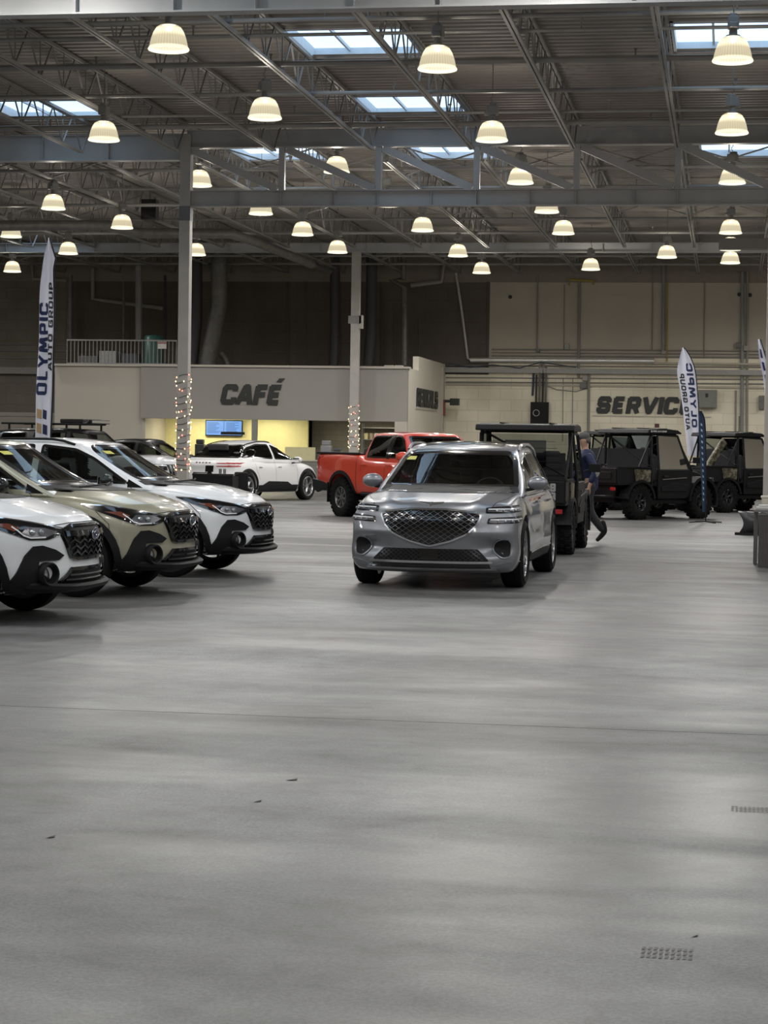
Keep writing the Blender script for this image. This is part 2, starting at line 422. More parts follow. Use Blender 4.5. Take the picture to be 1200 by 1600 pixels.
# joists of the front bay stand above the camera; built plainly as one run for reflections
# ---- girders
def ibeam(m, x0, x1, y, z0, z1, fl=.22, tf=.02, tw=.012, stiff=None):
    m.span((x0, y - fl / 2, z0), (x1, y + fl / 2, z0 + tf)); m.span((x0, y - fl / 2, z1 - tf), (x1, y + fl / 2, z1))
    m.span((x0, y - tw / 2, z0 + tf), (x1, y + tw / 2, z1 - tf))
    for s in (stiff or []): m.span((s - .006, y - fl / 2 + .01, z0 + tf), (s + .006, y + fl / 2 - .01, z1 - tf))
def truss(y, x0, x1, label, dz=0):
    r = empty('roof_truss', ((x0 + x1) / 2, y, 6.62 + dz), 0, label, 'roof truss')
    xc = (x0 + x1) / 2
    m = MB(); ibeam(m, x0 - xc, x1 - xc, 0, 0, .35, stiff=[x0 - xc + .1 + s for s in (1.05, 2.02, 3.2, 4.14, 5.3, 6.26, 7.4, 8.38, 9.6, 10.5)]); m.build('bottom_chord', M_GIRD, r)
    m = MB(); ibeam(m, x0 - xc, x1 - xc, 0, 1.27, 1.66); m.build('top_chord', M_GIRD, r)
    js = [j for j in JX if x0 + .3 < j < x1 - .3]
    for j in js:
        m = MB(); m.bar((j - xc, 0, .35), (j - xc, 0, 1.27), .13, .13); m.build('post', M_GIRD, r)
    al = [x0] + js + [x1]
    for a, b in zip(al, al[1:]):
        m = MB(); m.bar((a - xc + .1, 0, 1.24), (b - xc - .1, 0, .38), .16, .16); m.build('diagonal', M_GIRD, r)
    return r
truss(43.5, -11.75, .85, 'grey steel roof truss spanning right from the nearest light-strung column')
truss(22.9, -11.75, .85, 'nearest grey steel beam crossing the very top of the picture', -.20)
def girder(name, y, x0, x1, z0, z1, label, par=None):
    m = MB(); ibeam(m, x0, x1, y, z0, z1, fl=.26, stiff=[x0 + 1.5 * k for k in range(1, int((x1 - x0) / 1.5))])
    return tag(m.build(name, M_GIRD), label, 'girder')
girder('roof_girder', 43.5, -30, -11.9, 7.63, 8.2, 'deep solid grey girder running left from the nearest light-strung column')
girder('roof_girder', 22.9, -30, -11.9, 6.62, 8.2, 'nearest solid grey girder at the top left edge')
girder('roof_girder', 64.6, -34, 14, 7.62, 7.92, 'slim grey girder over the farther light-strung column, far below the deck')
girder('roof_girder', 1.8, -30, 14, 7.4, 8.2, 'grey girder above the camera')
# columns
def column(x, y, w, ztop, label):
    m = MB(); m.span((-w / 2, -w / 2, 0), (w / 2, w / 2, ztop))
    r = m.build('steel_column', mat('column_paint', (.40, .385, .36), .4, var=.08, scale=3), bevel=.012); r.location = (x, y, 0)
    tag(r, label, 'column')
    b = MB(); b.span((-.2, -.2, 0), (.2, .2, .02)); b.build('base_plate', M_STEELD, r)
    return r
c1 = column(-11.76, 43.5, .24, 8.2, 'light grey steel column wrapped in string lights, left of the white hatchback')
m = MB(); m.span((-.125, -.125, 6.32), (.125, .125, 6.63)); m.build('splice_plate', mat('dark_grey_patch', (.16, .165, .18), .5), c1)
c2 = column(-11.83, 64.6, .27, 7.62, 'light grey steel column wrapped in string lights, in front of the café wall')
m = MB(); m.span((-.21, -.16, 5.35), (.21, -.12, 5.6)); m.build('bracket', M_STEEL, c2)
m = MB(); m.span((.14, -.16, 5.2), (.24, .1, 5.62)); m.build('conduit_box', mat('pale_box', (.45, .43, .38), .5), c2)
column(.86, 43.5, .24, 8.2, 'light grey steel column at the right edge of the picture')

# string lights: wire helix and single bulbs
def strings(col, z0, z1, turns, per, w, label):
    r = empty('string_lights', (col[0], col[1], z0), 0, label, 'string lights')
    pts = []; n = turns * 16
    def sq(t, rr):
        a = t * 2 * pi; c_, s_ = cos(a), sin(a); k = rr / max(abs(c_), abs(s_)); return (c_ * k, s_ * k)
    for i in range(n + 1):
        x, y = sq(i / 16 + .07 * sin(i * .9), w / 2 + .015); pts.append((x, y, (z1 - z0) * (i / n) ** (1.18) + .02 * sin(i * 1.7)))
    m = MB(); m.tube(pts, .006, 4); m.build('wire', mat('green_wire', (.03, .06, .04), .5), r)
    N = turns * per; protos = []
    for q, colr in enumerate(((1.0, .50, .30), (1.0, .80, .52), (1.0, .30, .22), (.9, .85, .5))):
        b = MB(); b.ball((0, 0, 0), (.014, .014, .02), 8, 5); me = b.build('bulb', emitm('bulb_glow_%d' % q, colr, 2.2), smooth=True)
        protos.append(me)
    used = set()
    for i in range(N):
        t = i / N; k = int(t * n); p = pts[k]; q = random.choice([0, 1, 1, 1, 2, 3])
        pr0 = protos[q]
        if q in used: o = pr0.copy(); COL.objects.link(o)
        else: o = pr0; used.add(q)
        o.parent = r; o.location = (p[0] * 1.1, p[1] * 1.1, p[2] + random.uniform(-.02, .02))
    for q in range(4):
        if q not in used: bpy.data.objects.remove(protos[q])
    return r
strings((-11.76, 43.5), .85, 3.0, 16, 6, .24, 'string of warm and pink fairy lights wound around the nearer column')
strings((-11.83, 64.6), 1.35, 2.75, 8, 8, .27, 'string of red and warm fairy lights wound around the farther column')

# ---- sprinkler mains and conduits crossing under the joists
pipes = [(29.9, .035), (31.0, .028), (33.35, .05), (36.2, .038), (38.5, .028), (39.8, .05), (46.2, .04), (49.6, .035), (53.0, .045), (56.5, .035), (60.2, .045), (67.5, .04), (70.5, .045)]
PN = ['first', 'second', 'third', 'fourth', 'fifth', 'sixth', 'seventh', 'eighth', 'ninth', 'tenth', 'eleventh', 'twelfth', 'thirteenth']
for i, (y, r_) in enumerate(pipes):
    p = empty('ceiling_pipe', (0, y, 7.79), 0, 'pale grey pipe crossing left to right under the roof, %s from the front' % PN[i], 'pipe', 'sprinkler pipes under the roof')
    m = MB(); m.tube([(-34, 0, 0), (14, 0, 0)], r_, 8); m.build('tube', M_STEEL, p, smooth=True)
    h = MB()
    for x in range(-30, 10, 3):
        h.tube([(x + .7 * (i % 3), 0, 0), (x + .7 * (i % 3), 0, .16)], .014, 6); h.lathe([(.0, .17), (.035, .165), (.012, .12)], (x + .7 * (i % 3), 0, 0), n=8)
    tag(h.build('sprinkler_head', M_STEELD, p), kind='stuff')
# cross bridging between joists
for (y, nm) in ((46.9, 'just behind the front truss'), (55.2, 'halfway down the middle bay'), (68.5, 'over the café')):
    r = empty('joist_bridging', (0, y, 7.7), 0, 'crossed steel braces between the joists, the row %s' % nm, 'bracing')
    m = MB()
    for k in range(-7, 7):
        x = -11.75 + 2.12 * k
        m.bar((x, 0, .03), (x + 2.12, 0, .68), .035, .035); m.bar((x, .05, .68), (x + 2.12, .05, .03), .035, .035)
    m.build('crossed_brace', M_STEEL, r)

# ---- lamps
def shade_mat():
    m = bpy.data.materials.new('prismatic_glass'); m.use_nodes = True; nt = m.node_tree; b = nt.nodes['Principled BSDF']
    tc = nt.nodes.new('ShaderNodeTexCoord'); sp = nt.nodes.new('ShaderNodeSeparateXYZ'); nt.links.new(tc.outputs['Object'], sp.inputs[0])
    at = nt.nodes.new('ShaderNodeMath'); at.operation = 'ARCTAN2'; nt.links.new(sp.outputs[0], at.inputs[0]); nt.links.new(sp.outputs[1], at.inputs[1])
    ml = nt.nodes.new('ShaderNodeMath'); ml.operation = 'MULTIPLY'; ml.inputs[1].default_value = 40; nt.links.new(at.outputs[0], ml.inputs[0])
    sn = nt.nodes.new('ShaderNodeMath'); sn.operation = 'SINE'; nt.links.new(ml.outputs[0], sn.inputs[0])
    rp = nt.nodes.new('ShaderNodeValToRGB'); rp.color_ramp.elements[0].color = (.86, .79, .62, 1); rp.color_ramp.elements[1].color = (1, .93, .76, 1)
    rp.color_ramp.elements[0].position = .0; rp.color_ramp.elements[1].position = .6
    nt.links.new(sn.outputs[0], rp.inputs[0])
    # the glass glows most round the hot bulb in its upper half and at the thick rim
    zr = nt.nodes.new('ShaderNodeValToRGB'); e = zr.color_ramp.elements
    mr = nt.nodes.new('ShaderNodeMapRange'); mr.inputs[1].default_value = 0; mr.inputs[2].default_value = .42; nt.links.new(sp.outputs[2], mr.inputs[0]); nt.links.new(mr.outputs[0], zr.inputs[0])
    e[0].position = 0; e[0].color = (1.05, 1.05, 1.0, 1); e[1].position = 1; e[1].color = (.42, .38, .28, 1)
    for p, c in ((.09, (1.0, .98, .90)), (.14, (.52, .50, .43)), (.42, (.56, .535, .46)), (.60, (1.15, 1.12, .98)), (.70, (1.1, 1.05, .9)), (.80, (.52, .48, .37))): k = e.new(p); k.color = (*c, 1)
    mx = nt.nodes.new('ShaderNodeMix'); mx.data_type = 'RGBA'; mx.blend_type = 'MULTIPLY'; mx.inputs[0].default_value = 1
    nt.links.new(rp.outputs[0], mx.inputs[6]); nt.links.new(zr.outputs[0], mx.inputs[7])
    nt.links.new(mx.outputs[2], b.inputs['Emission Color']); b.inputs['Emission Strength'].default_value = 1.35
    b.inputs['Base Color'].default_value = (.006, .006, .005, 1); b.inputs['Roughness'].default_value = .4; b.inputs['Specular IOR Level'].default_value = 0
    tr = nt.nodes.new('ShaderNodeBsdfTransparent'); tr.inputs[0].default_value = (.9, .88, .84, 1); ms = nt.nodes.new('ShaderNodeMixShader'); ms.inputs[0].default_value = .68
    nt.links.new(tr.outputs[0], ms.inputs[1]); nt.links.new(b.outputs[0], ms.inputs[2]); nt.links.new(ms.outputs[0], nt.nodes['Material Output'].inputs[0])
    return m
M_SHADE = shade_mat(); M_HOUSE = mat('ballast_grey', (.20, .20, .20), .45, var=.1)
lamp_parts = None
LD = bpy.data.lights.new('bulb_light', 'POINT'); LD.shadow_soft_size = .06; LD.energy = LAMP_POWER; LD.color = LAMP_COLOR
def lamp(x, y, label, z=7.0):
    global lamp_parts
    r = empty('pendant_lamp', (x, y, z), random.uniform(0, 6), label, 'ceiling lamp', 'glass high-bay ceiling lamps')
    if lamp_parts is None:
        s = MB(); s.lathe([(.285, 0), (.292, .012), (.285, .03), (.272, .05), (.262, .10), (.245, .17), (.215, .25), (.175, .315), (.13, .345), (.09, .355), (.085, .345), (.125, .333), (.168, .303), (.207, .243), (.236, .165), (.252, .10), (.262, .05), (.272, .0), (.285, 0)], n=40)
        a = s.build('shade', M_SHADE, r, smooth=True, angle=60)
        c = MB(); c.lathe([(0, .345), (.1, .35), (.1, .37), (.06, .38), (.055, .46), (.0, .46)], n=20); b = c.build('collar', M_HOUSE, r, smooth=True)
        h = MB(); h.box((0, 0, .55), (.20, .16, .17)); h.box((.06, 0, .50), (.16, .12, .08)); h.box((-.02, 0, .655), (.14, .1, .05)); hh = h.build('ballast', M_HOUSE, r, bevel=.015)
        k = MB(); k.tube([(0, 0, .66), (0, 0, .70), (.03, 0, .73), (.03, 0, .77), (0, 0, .80), (0, 0, 1.47)], .008, 6); kk = k.build('hook', M_STEELD, r)
        bu = MB(); bu.lathe([(0, .27), (.03, .275), (.045, .30), (.03, .335), (.02, .345)], n=16); bb = bu.build('bulb', emitm('arc_bulb', (1, .93, .8), 6.0), r, smooth=True)
        lamp_parts = [a, b, hh, kk, bb]
    else:
        for p in lamp_parts: q = p.copy(); COL.objects.link(q); q.parent = r
    l = bpy.data.objects.new('lamp_light', LD); COL.objects.link(l); l.parent = r; l.location = (0, 0, .075)
lines = [(-.05, 'rightmost line of lamps', (29.5, 36.2, 52.9, 57.3, 61.4)),
         (-4.3, 'second line of lamps from the right', (29.8, 36.8, 48.1, 53.0, 63.7)),
         (-7.85, 'third line of lamps from the right', (28.0, 34.05, 46.7, 52.2, 59.2, 65.0)),
         (-11.2, 'line of lamps beside the two columns', (48.3, 53.2, 58.1)),
         (-15.6, 'line of lamps next left of the columns', (47.1, 51.4, 58.9)),
         (-19.4, 'second line of lamps left of the columns', (53.6, 58.5)),
         (-23.4, 'leftmost line of lamps', (64.8,))]
special = {(-15.6, 47.1): -16.0}
for x, nm, ys in lines:
    for i, y in enumerate(ys):
        lamp(x if (x, y) not in special else special[(x, y)], y, 'glass lamp, %s from the front in the %s' % (['first', 'second', 'third', 'fourth', 'fifth', 'sixth', 'seventh'][i], nm))
for px_, py_, w_ in ((311, 291, 'first, beside the column'), (526, 270, 'second'), (813, 287, 'third'), (1144, 287, 'fourth, at the right')):
    g_ = gy(px_, py_, 44.7); lamp(g_.x, 44.7, 'glass lamp hanging just behind the truss, %s from the left' % w_ if ',' not in w_ else 'glass lamp hanging just behind the truss, ' + w_, g_.z)
lamp(-1.85, 59.6, 'glass ceiling lamp hanging alone between the two right-hand lamp lines')
lamp(-11.39, 36.33, 'glass ceiling lamp in front of the solid girder, left of the nearer column')
# lamps of the same kind that light the parts of the hall outside the picture
for j, y in enumerate((8, 14.5, 21)):
    for i, x in enumerate((-26, -19.5, -13.5, -7.85, -2.0, 4, 10, 16.5)): lamp(x, y, 'glass ceiling lamp over the camera, %s in the %s row' % (ORD[i], ORD[j]))
OUTL = ((4.5, 29.5), (4.5, 37), (4.5, 43), (4.5, 52), (4.5, 61), (4.2, 69), (8, 70), (10.5, 32), (10.5, 42), (10.5, 54), (10.5, 66), (17, 37), (17, 50), (17, 64), (-15.5, 29), (-20, 33), (-27, 29), (-21, 42), (-26, 38), (-26, 48), (-28, 57), (-31, 66))  # unseen pair on the right nearest the back wall, added to brighten it
for i, (x, y) in enumerate(OUTL): lamp(x, y, 'unseen glass ceiling lamp beyond the %s picture edge, %s one from the front' % ('right' if x > 0 else 'left', (ORD + ['thirteenth', 'fourteenth', 'fifteenth'])[i if x > 0 else i - 14]))
# ============================================================ vehicles
def paint(name, col, metal=0.0, rough=.32):
    m = mat(name, col, rough, metal, coat=1.0, var=.015, scale=300); return m
P_WHITE = paint('white_pearl_paint', (.84, .87, .90)); P_KHAKI = paint('khaki_paint', (.36, .35, .26), .15)
P_SILVER = paint('silver_paint', (.27, .28, .305), .6, .33); P_RED = paint('orange_red_paint', (.66, .045, .012)); P_WHITE2 = paint('plain_white_paint', (.76, .76, .76))
P_BLACK = paint('black_paint', (.010, .010, .011)); P_GREY = paint('pale_grey_paint', (.55, .57, .60))
M_CLAD = mat('black_plastic', (.009, .009, .010), .6, var=.1, spec=.25); M_GLOSSB = mat('gloss_black', (.008, .008, .009), .12, coat=1)
M_TYRE = mat('tyre_rubber', (.008, .008, .008), .8, bump=.2, spec=.2); M_RIM = mat('alloy', (.42, .42, .43), .28, .9); M_RIMD = mat('dark_alloy', (.06, .06, .065), .35, .8)
M_CHROME = mat('chrome', (.80, .81, .82), .16, 1.0, var=.01); M_DARKIN = mat('cabin_dark', (.022, .022, .024), .8); M_SEAT = mat('seat_trim', (.035, .034, .036), .7)
M_SEAM = mat('panel_gap', (.02, .02, .02), .8); M_LENS = glass('headlight_glass', (.75, .78, .8), 1.5); M_LAMPIN = mat('lamp_internals', (.10, .10, .11), .25, .6)
M_AMBER = mat('amber_reflector', (.17, .045, .022), .25, coat=1); M_TAIL = mat('tail_light_red', (.30, .01, .012), .2, coat=1, emit=(.8, .02, .03), estr=.05)
G_WIND = glass('windscreen_glass', (.62, .66, .64), 1.5); G_TINT = glass('privacy_glass', (.10, .11, .11), 1.5); G_SIDE = glass('side_glass', (.45, .49, .47), 1.5)
M_FRIT = mat('glass_border_black', (.008, .008, .008), .15, coat=1); M_STICK = mat('yellow_sticker', (.55, .55, .08), .5)
M_REFL = mat('lamp_chrome_trim', (.55, .57, .6), .15, .9); M_DRL = mat('daylight_strip', (.8, .82, .85), .2, coat=1)

def hull(nu, nv, nw, fn):
    """box surface grid; fn(u,v,w) with u,w in 0..1, v in -1..1"""
    bm = bmesh.new(); V = {}
    def gv(i, j, k):
        key = (i, j, k)
        if key not in V: V[key] = bm.verts.new(fn(i / nu, 2 * j / nv - 1, k / nw))
        return V[key]
    for i in range(nu):
        for j in range(nv):
            bm.faces.new([gv(i, j, 0), gv(i, j + 1, 0), gv(i + 1, j + 1, 0), gv(i + 1, j, 0)])
            bm.faces.new([gv(i, j, nw), gv(i + 1, j, nw), gv(i + 1, j + 1, nw), gv(i, j + 1, nw)])
    for i in range(nu):
        for k in range(nw):
            bm.faces.new([gv(i, 0, k), gv(i + 1, 0, k), gv(i + 1, 0, k + 1), gv(i, 0, k + 1)])
            bm.faces.new([gv(i, nv, k), gv(i, nv, k + 1), gv(i + 1, nv, k + 1), gv(i + 1, nv, k)])
    for j in range(nv):
        for k in range(nw):
            bm.faces.new([gv(0, j, k), gv(0, j, k + 1), gv(0, j + 1, k + 1), gv(0, j + 1, k)])
            bm.faces.new([gv(nu, j, k), gv(nu, j + 1, k), gv(nu, j + 1, k + 1), gv(nu, j, k + 1)])
    bmesh.ops.recalc_face_normals(bm, faces=bm.faces)
    return bm

def lower_bm(S, nu=112, nv=36, nw=26):
    W_, zc, cr_, z0 = crv(S['W']), crv(S['zc']), crv(S['crown']), crv(S['z0'])
    np_, rp = crv(S['nose']), crv(S.get('tail', [(0, .08), (.2, 0), (.6, .03), (1, .08)])); sec = crv(S.get('sec', [(0, .90), (.12, .965), (.35, 1.0), (.6, .992), (.82, .965), (1, .90)]))
    pl, rl = S.get('plan', (.34, 2.6)), S.get('rplan', (.25, 3.0))
    def fn(u, v, w):
        a = abs(v)
        of = np_(w) + pl[0] * a ** pl[1]; orr = rp(w) + rl[0] * a ** rl[1]
        x = lerp(S['xr'] + orr, S['xf'] - of, u)
        top = zc(x) - cr_(x) * a ** 3; bot = z0(x)
        z = lerp(bot, top, w)
        hip = 1 - S.get('waist', .0) * max(0, 1 - abs((x - S['xr'] * .42) / 1.0)) * (1 if .3 < w < .9 else .5)
        y = v * W_(x) * sec(w) * hip
        if x > S['xf'] - .75:
            for (cy, cz, ry, rz, dp) in S.get('dents', ()):
                q = ((abs(y) - cy) / ry) ** 2 + ((z - cz) / rz) ** 2
                if q < 4: x -= dp * math.exp(-q * 1.2)
        if w > .97 and x > -.4:
            for (ya, yb, hh) in S.get('creases', ()):
                yc = lerp(ya, yb, min(1, max(0, (.8 - x) / 1.0))); z += hh * math.exp(-((a * W_(x) * .9 - yc) / .05) ** 2)
        return (x, y, z)
    bm = hull(nu, nv, nw, fn)
    bmesh.ops.smooth_vert(bm, verts=bm.verts, factor=.5, use_axis_x=True, use_axis_y=True, use_axis_z=True)
    bmesh.ops.smooth_vert(bm, verts=bm.verts, factor=.5, use_axis_x=True, use_axis_y=True, use_axis_z=True)
    bmesh.ops.smooth_vert(bm, verts=bm.verts, factor=.5, use_axis_x=True, use_axis_y=True, use_axis_z=True)
    return bm
def cabin_bm(S, nu=76, nv=32, nw=20):
    K = S['cab']; zr = crv(K['roof']); zb = crv(K['belt'])
    wp = crv([(0, 0), (.35, .22), (.75, .66), (1, 1)])
    def fn(u, v, w):
        a = abs(v)
        xf = lerp(K['xb'], K['xh'], w) - K.get('wplan', .22) * a ** 2.2
        xr = lerp(K['rb'], K['rh'], w) + K.get('rplan', .12) * a ** 2.2
        x = lerp(xr, xf, u)
        z = lerp(zb(x), zr(x) - K.get('crown', .05) * a ** 2.5, w)
        nar = 1 - K.get('taper', .06) * max(0, (K['rh'] + .8 - x)) / 1.2
        return (x, v * lerp(K['Wb'], K['Wt'], wp(w)) * nar, z)
    bm = hull(nu, nv, nw, fn)
    for _ in range(3): bmesh.ops.smooth_vert(bm, verts=bm.verts, factor=.5, use_axis_x=True, use_axis_y=True, use_axis_z=True)
    return bm

def densify(poly, step):
    out = []
    for a, b in zip(poly, poly[1:] + poly[:1]):
        n = max(1, int(hypot(b[0] - a[0], b[1] - a[1]) / step))
        out += [(lerp(a[0], b[0], i / n), lerp(a[1], b[1], i / n)) for i in range(n)]
    return out
def inside(p, poly):
    c = False; n = len(poly); j = n - 1
    for i in range(n):
        if (poly[i][1] > p[1]) != (poly[j][1] > p[1]) and p[0] < (poly[j][0] - poly[i][0]) * (p[1] - poly[i][1]) / (poly[j][1] - poly[i][1]) + poly[i][0]: c = not c
        j = i
    return c
def dist_edge(p, poly):
    best = 9
    for a, b in zip(poly, poly[1:] + poly[:1]):
        dx, dy = b[0] - a[0], b[1] - a[1]; L = dx * dx + dy * dy + 1e-12
        t = max(0, min(1, ((p[0] - a[0]) * dx + (p[1] - a[1]) * dy) / L)); d = hypot(p[0] - a[0] - t * dx, p[1] - a[1] - t * dy)
        best = min(best, d)
    return best
def inset(poly, w):
    """simple inward offset"""
    n = len(poly); A = sum(poly[i][0] * poly[(i + 1) % n][1] - poly[(i + 1) % n][0] * poly[i][1] for i in range(n)); sg = 1 if A > 0 else -1
    out = []
    for i in range(n):
        p0, p1, p2 = poly[i - 1], poly[i], poly[(i + 1) % n]
        def nrm(a, b): dx, dy = b[0] - a[0], b[1] - a[1]; L = hypot(dx, dy) + 1e-9; return (-dy / L * sg, dx / L * sg)
        n1, n2 = nrm(p0, p1), nrm(p1, p2); k = 1 + n1[0] * n2[0] + n1[1] * n2[1]; k = max(k, .35)
        out.append((p1[0] + (n1[0] + n2[0]) * w / k, p1[1] + (n1[1] + n2[1]) * w / k))
    return out
def roundpoly(poly, r=.35, n=3):
    """chaikin style corner rounding"""
    out = []
    N = len(poly)
    for i in range(N):
        a, b, c = poly[i - 1], poly[i], poly[(i + 1) % N]
        la = hypot(a[0] - b[0], a[1] - b[1]); lc = hypot(c[0] - b[0], c[1] - b[1]); d = min(r, la * .45, lc * .45)
        p = (b[0] + (a[0] - b[0]) / la * d, b[1] + (a[1] - b[1]) / la * d); q = (b[0] + (c[0] - b[0]) / lc * d, b[1] + (c[1] - b[1]) / lc * d)
        for k in range(n + 1):
            t = k / n; out.append(((1 - t) ** 2 * p[0] + 2 * t * (1 - t) * b[0] + t * t * q[0], (1 - t) ** 2 * p[1] + 2 * t * (1 - t) * b[1] + t * t * q[1]))
    return out

class Shell:
    """a car body to which patches of trim and glass are fitted"""
    def __init__(s, bms):
        vs = []; fs = []
        for bm in bms:
            n = len(vs); bm.verts.index_update(); vs += [v.co.copy() for v in bm.verts]; fs += [[v.index + n for v in f.verts] for f in bm.faces]
        s.bvh = BVHTree.FromPolygons(vs, fs)
    def axes(s, az):
        d = Vector((cos(R(az)), sin(R(az)), 0)); p = Vector((-sin(R(az)), cos(R(az)), 0)); return d, p
    def hit(s, a, z, az):
        d, p = s.axes(az); o = p * a + Vector((0, 0, z)) + d * 8
        h = s.bvh.ray_cast(o, -d)
        if h[0] is None:
            # slide towards the body until it is met
            o2 = p * a + Vector((0, 0, z)); h = s.bvh.find_nearest(o2 + d * .9)
            return h[0], h[1]
        return h[0], h[1]
    def patch(s, poly, az, off=.004, th=.0, hole=None, step=.045, mb=None, mi=0, lift=None):
        P = densify(poly, step); H = densify(hole, step) if hole else []
        n, h = len(P), len(H)
        xs_ = [p[0] for p in poly]; ys_ = [p[1] for p in poly]
        G = []; x = min(xs_) + step * .5
        while x < max(xs_):
            y = min(ys_) + step * .5
            while y < max(ys_):
                p = (x, y)
                if inside(p, poly) and dist_edge(p, P) > step * .35 and (not hole or (not inside(p, hole) and dist_edge(p, H) > step * .35)): G.append(p)
                y += step
            x += step
        co = [Vector(p) for p in P + H + G]
        ed = [(i, (i + 1) % n) for i in range(n)] + [(n + i, n + (i + 1) % h) for i in range(h)]
        r = delaunay_2d_cdt(co, ed, [], 0, 1e-6)
        v2, e2, f2 = r[0], r[1], r[2]
        d, pp = s.axes(az)
        vs = []
        for q in v2:
            c, nn = s.hit(q.x, q.y, az)
            o = off if lift is None else off + lift(q.x, q.y)
            vs.append(c + d * o * .5 + (nn * o * .5 if nn.dot(d) > 0 else -nn * o * .5))
        fs = []
        for f in f2:
            cx = sum(v2[i].x for i in f) / len(f); cy = sum(v2[i].y for i in f) / len(f)
            if inside((cx, cy), P) and not (hole and inside((cx, cy), H)): fs.append(tuple(f))
        mb = mb or MB(); base = list(vs)
        if th:
            cnt = {}
            for f in fs:
                for a, b in zip(f, f[1:] + f[:1]): cnt[frozenset((a, b))] = cnt.get(frozenset((a, b)), 0) + 1
            nb = {}
            for f in list(fs):
                for a, b in zip(f, f[1:] + f[:1]):
                    if cnt[frozenset((a, b))] == 1:
                        for k in (a, b):
                            if k not in nb: nb[k] = len(base); base.append(base[k] - d * th)
                        fs.append((a, nb[a], nb[b], b))
        mb.add(base, fs, mi)
        return mb
    def ribbon(s, pts, az, w=.008, off=.003, mb=None, mi=0, step=.04, h=0.0):
        """thin strip laid along a polyline on the body"""
        P = []
        for a, b in zip(pts, pts[1:]):
            n = max(1, int(hypot(b[0] - a[0], b[1] - a[1]) / step)); P += [(lerp(a[0], b[0], i / n), lerp(a[1], b[1], i / n)) for i in range(n)]
        P.append(pts[-1]); mb = mb or MB(); vs = []; d, _ = s.axes(az)
        for i, p in enumerate(P):
            a = P[max(i - 1, 0)]; b = P[min(i + 1, len(P) - 1)]; dx, dy = b[0] - a[0], b[1] - a[1]; L = hypot(dx, dy) + 1e-9
            nx, ny = -dy / L * w / 2, dx / L * w / 2
            for sg in (-1, 1):
                c, nn = s.hit(p[0] + nx * sg, p[1] + ny * sg, az); vs.append(c + d * off)
        fs = [(2 * i, 2 * i + 1, 2 * i + 3, 2 * i + 2) for i in range(len(P) - 1)]
        if h:
            k = len(vs); vs += [v - d * h for v in vs]
            fs += [(2 * i, 2 * i + 2, k + 2 * i + 2, k + 2 * i) for i in range(len(P) - 1)] + [(2 * i + 1, k + 2 * i + 1, k + 2 * i + 3, 2 * i + 3) for i in range(len(P) - 1)]
        mb.add(vs, fs, mi); return mb

def mirror(mb):
    o = MB(); o.v = [(x, -y, z) for x, y, z in mb.v]; o.f = [tuple(reversed(f)) for f in mb.f]; o.m = list(mb.m); return o
def cutfaces(bm, poly, az, zmin=None):
    d = Vector((cos(R(az)), sin(R(az)), 0)); p = Vector((-sin(R(az)), cos(R(az)), 0)); kill = []
    for f in bm.faces:
        if f.normal.dot(d) > .15 and all(inside((v.co.dot(p), v.co.z), poly) for v in f.verts): kill.append(f)
    bmesh.ops.delete(bm, geom=kill, context='FACES')

def tyre_mesh(r, w, rr, lug=0, n=56):
    """tyre lying round the Y axis; rr = rim radius"""
    m = MB(); h = w / 2
    m.lathe([(rr - .01, -h * .78), (rr + .012, -h * .86), (rr + (r - rr) * .45, -h), (r - .035, -h * .93), (r - .008, -h * .78), (r, -h * .5), (r, -h * .2), (r - .006, -h * .18), (r - .006, -h * .14), (r, -h * .12),
             (r, h * .12), (r - .006, h * .14), (r - .006, h * .18), (r, h * .2), (r, h * .5), (r - .008, h * .78), (r - .035, h * .93), (rr + (r - rr) * .45, h), (rr + .012, h * .86), (rr - .01, h * .78), (rr - .03, h * .5), (rr - .03, -h * .5), (rr - .01, -h * .78)], axis='Y', n=n)
    if lug:
        for k in range(lug):
            a = 2 * pi * k / lug
            for sd in (-1, 1):
                aa = a + (pi / lug if sd > 0 else 0); ca, sa = cos(aa), sin(aa)
                m.box((ca * (r + .004), sd * h * .62, sa * (r + .004)), (.05, h * .5, .03), ry=-aa + pi / 2)
                m.box((ca * (r - .03), sd * h * .96, sa * (r - .03)), (.045, h * .14, .05), ry=-aa + pi / 2)
            m.box((cos(a) * (r + .004), 0, sin(a) * (r + .004)), (.045, h * .4, .03), ry=-a + pi / 2, rz=0)
    return m
def rim_mesh(rr, w, spokes, style='y'):
    m = MB(); h = w / 2
    m.lathe([(rr, h * .80), (rr - .012, h * .84), (rr - .028, h * .70), (rr - .035, h * .2), (rr - .035, -h * .8), (rr, -h * .84)], axis='Y', n=48)
    f = h * .58
    m.lathe([(0, f + .012), (.03, f + .012), (.045, f + .004), (.075, f - .002), (.08, f - .03), (0, f - .03)], axis='Y', n=24)
    for k in range(spokes):
        a = 2 * pi * k / spokes
        def sp(a0, r0, a1, r1, w_, t=.022):
            p = Vector((cos(a0) * r0, f - .006, sin(a0) * r0)); q = Vector((cos(a1) * r1, h * .68, sin(a1) * r1)); m.bar(p, q, w_, t)
        if style == 'y': sp(a, .05, a, rr * .55, .045); sp(a, rr * .5, a + .2, rr - .02, .03); sp(a, rr * .5, a - .2, rr - .02, .03)
        elif style == 'twin': sp(a - .05, .06, a - .10, rr - .02, .022); sp(a + .05, .06, a + .10, rr - .02, .022)
        else: sp(a, .05, a, rr - .02, .06)
    for k in range(5):
        a = 2 * pi * k / 5 + .3; m.lathe([(.009, f + .004), (.009, f + .014), (0, f + .014)], (cos(a) * .055, 0, sin(a) * .055), axis='Y', n=6)
    return m
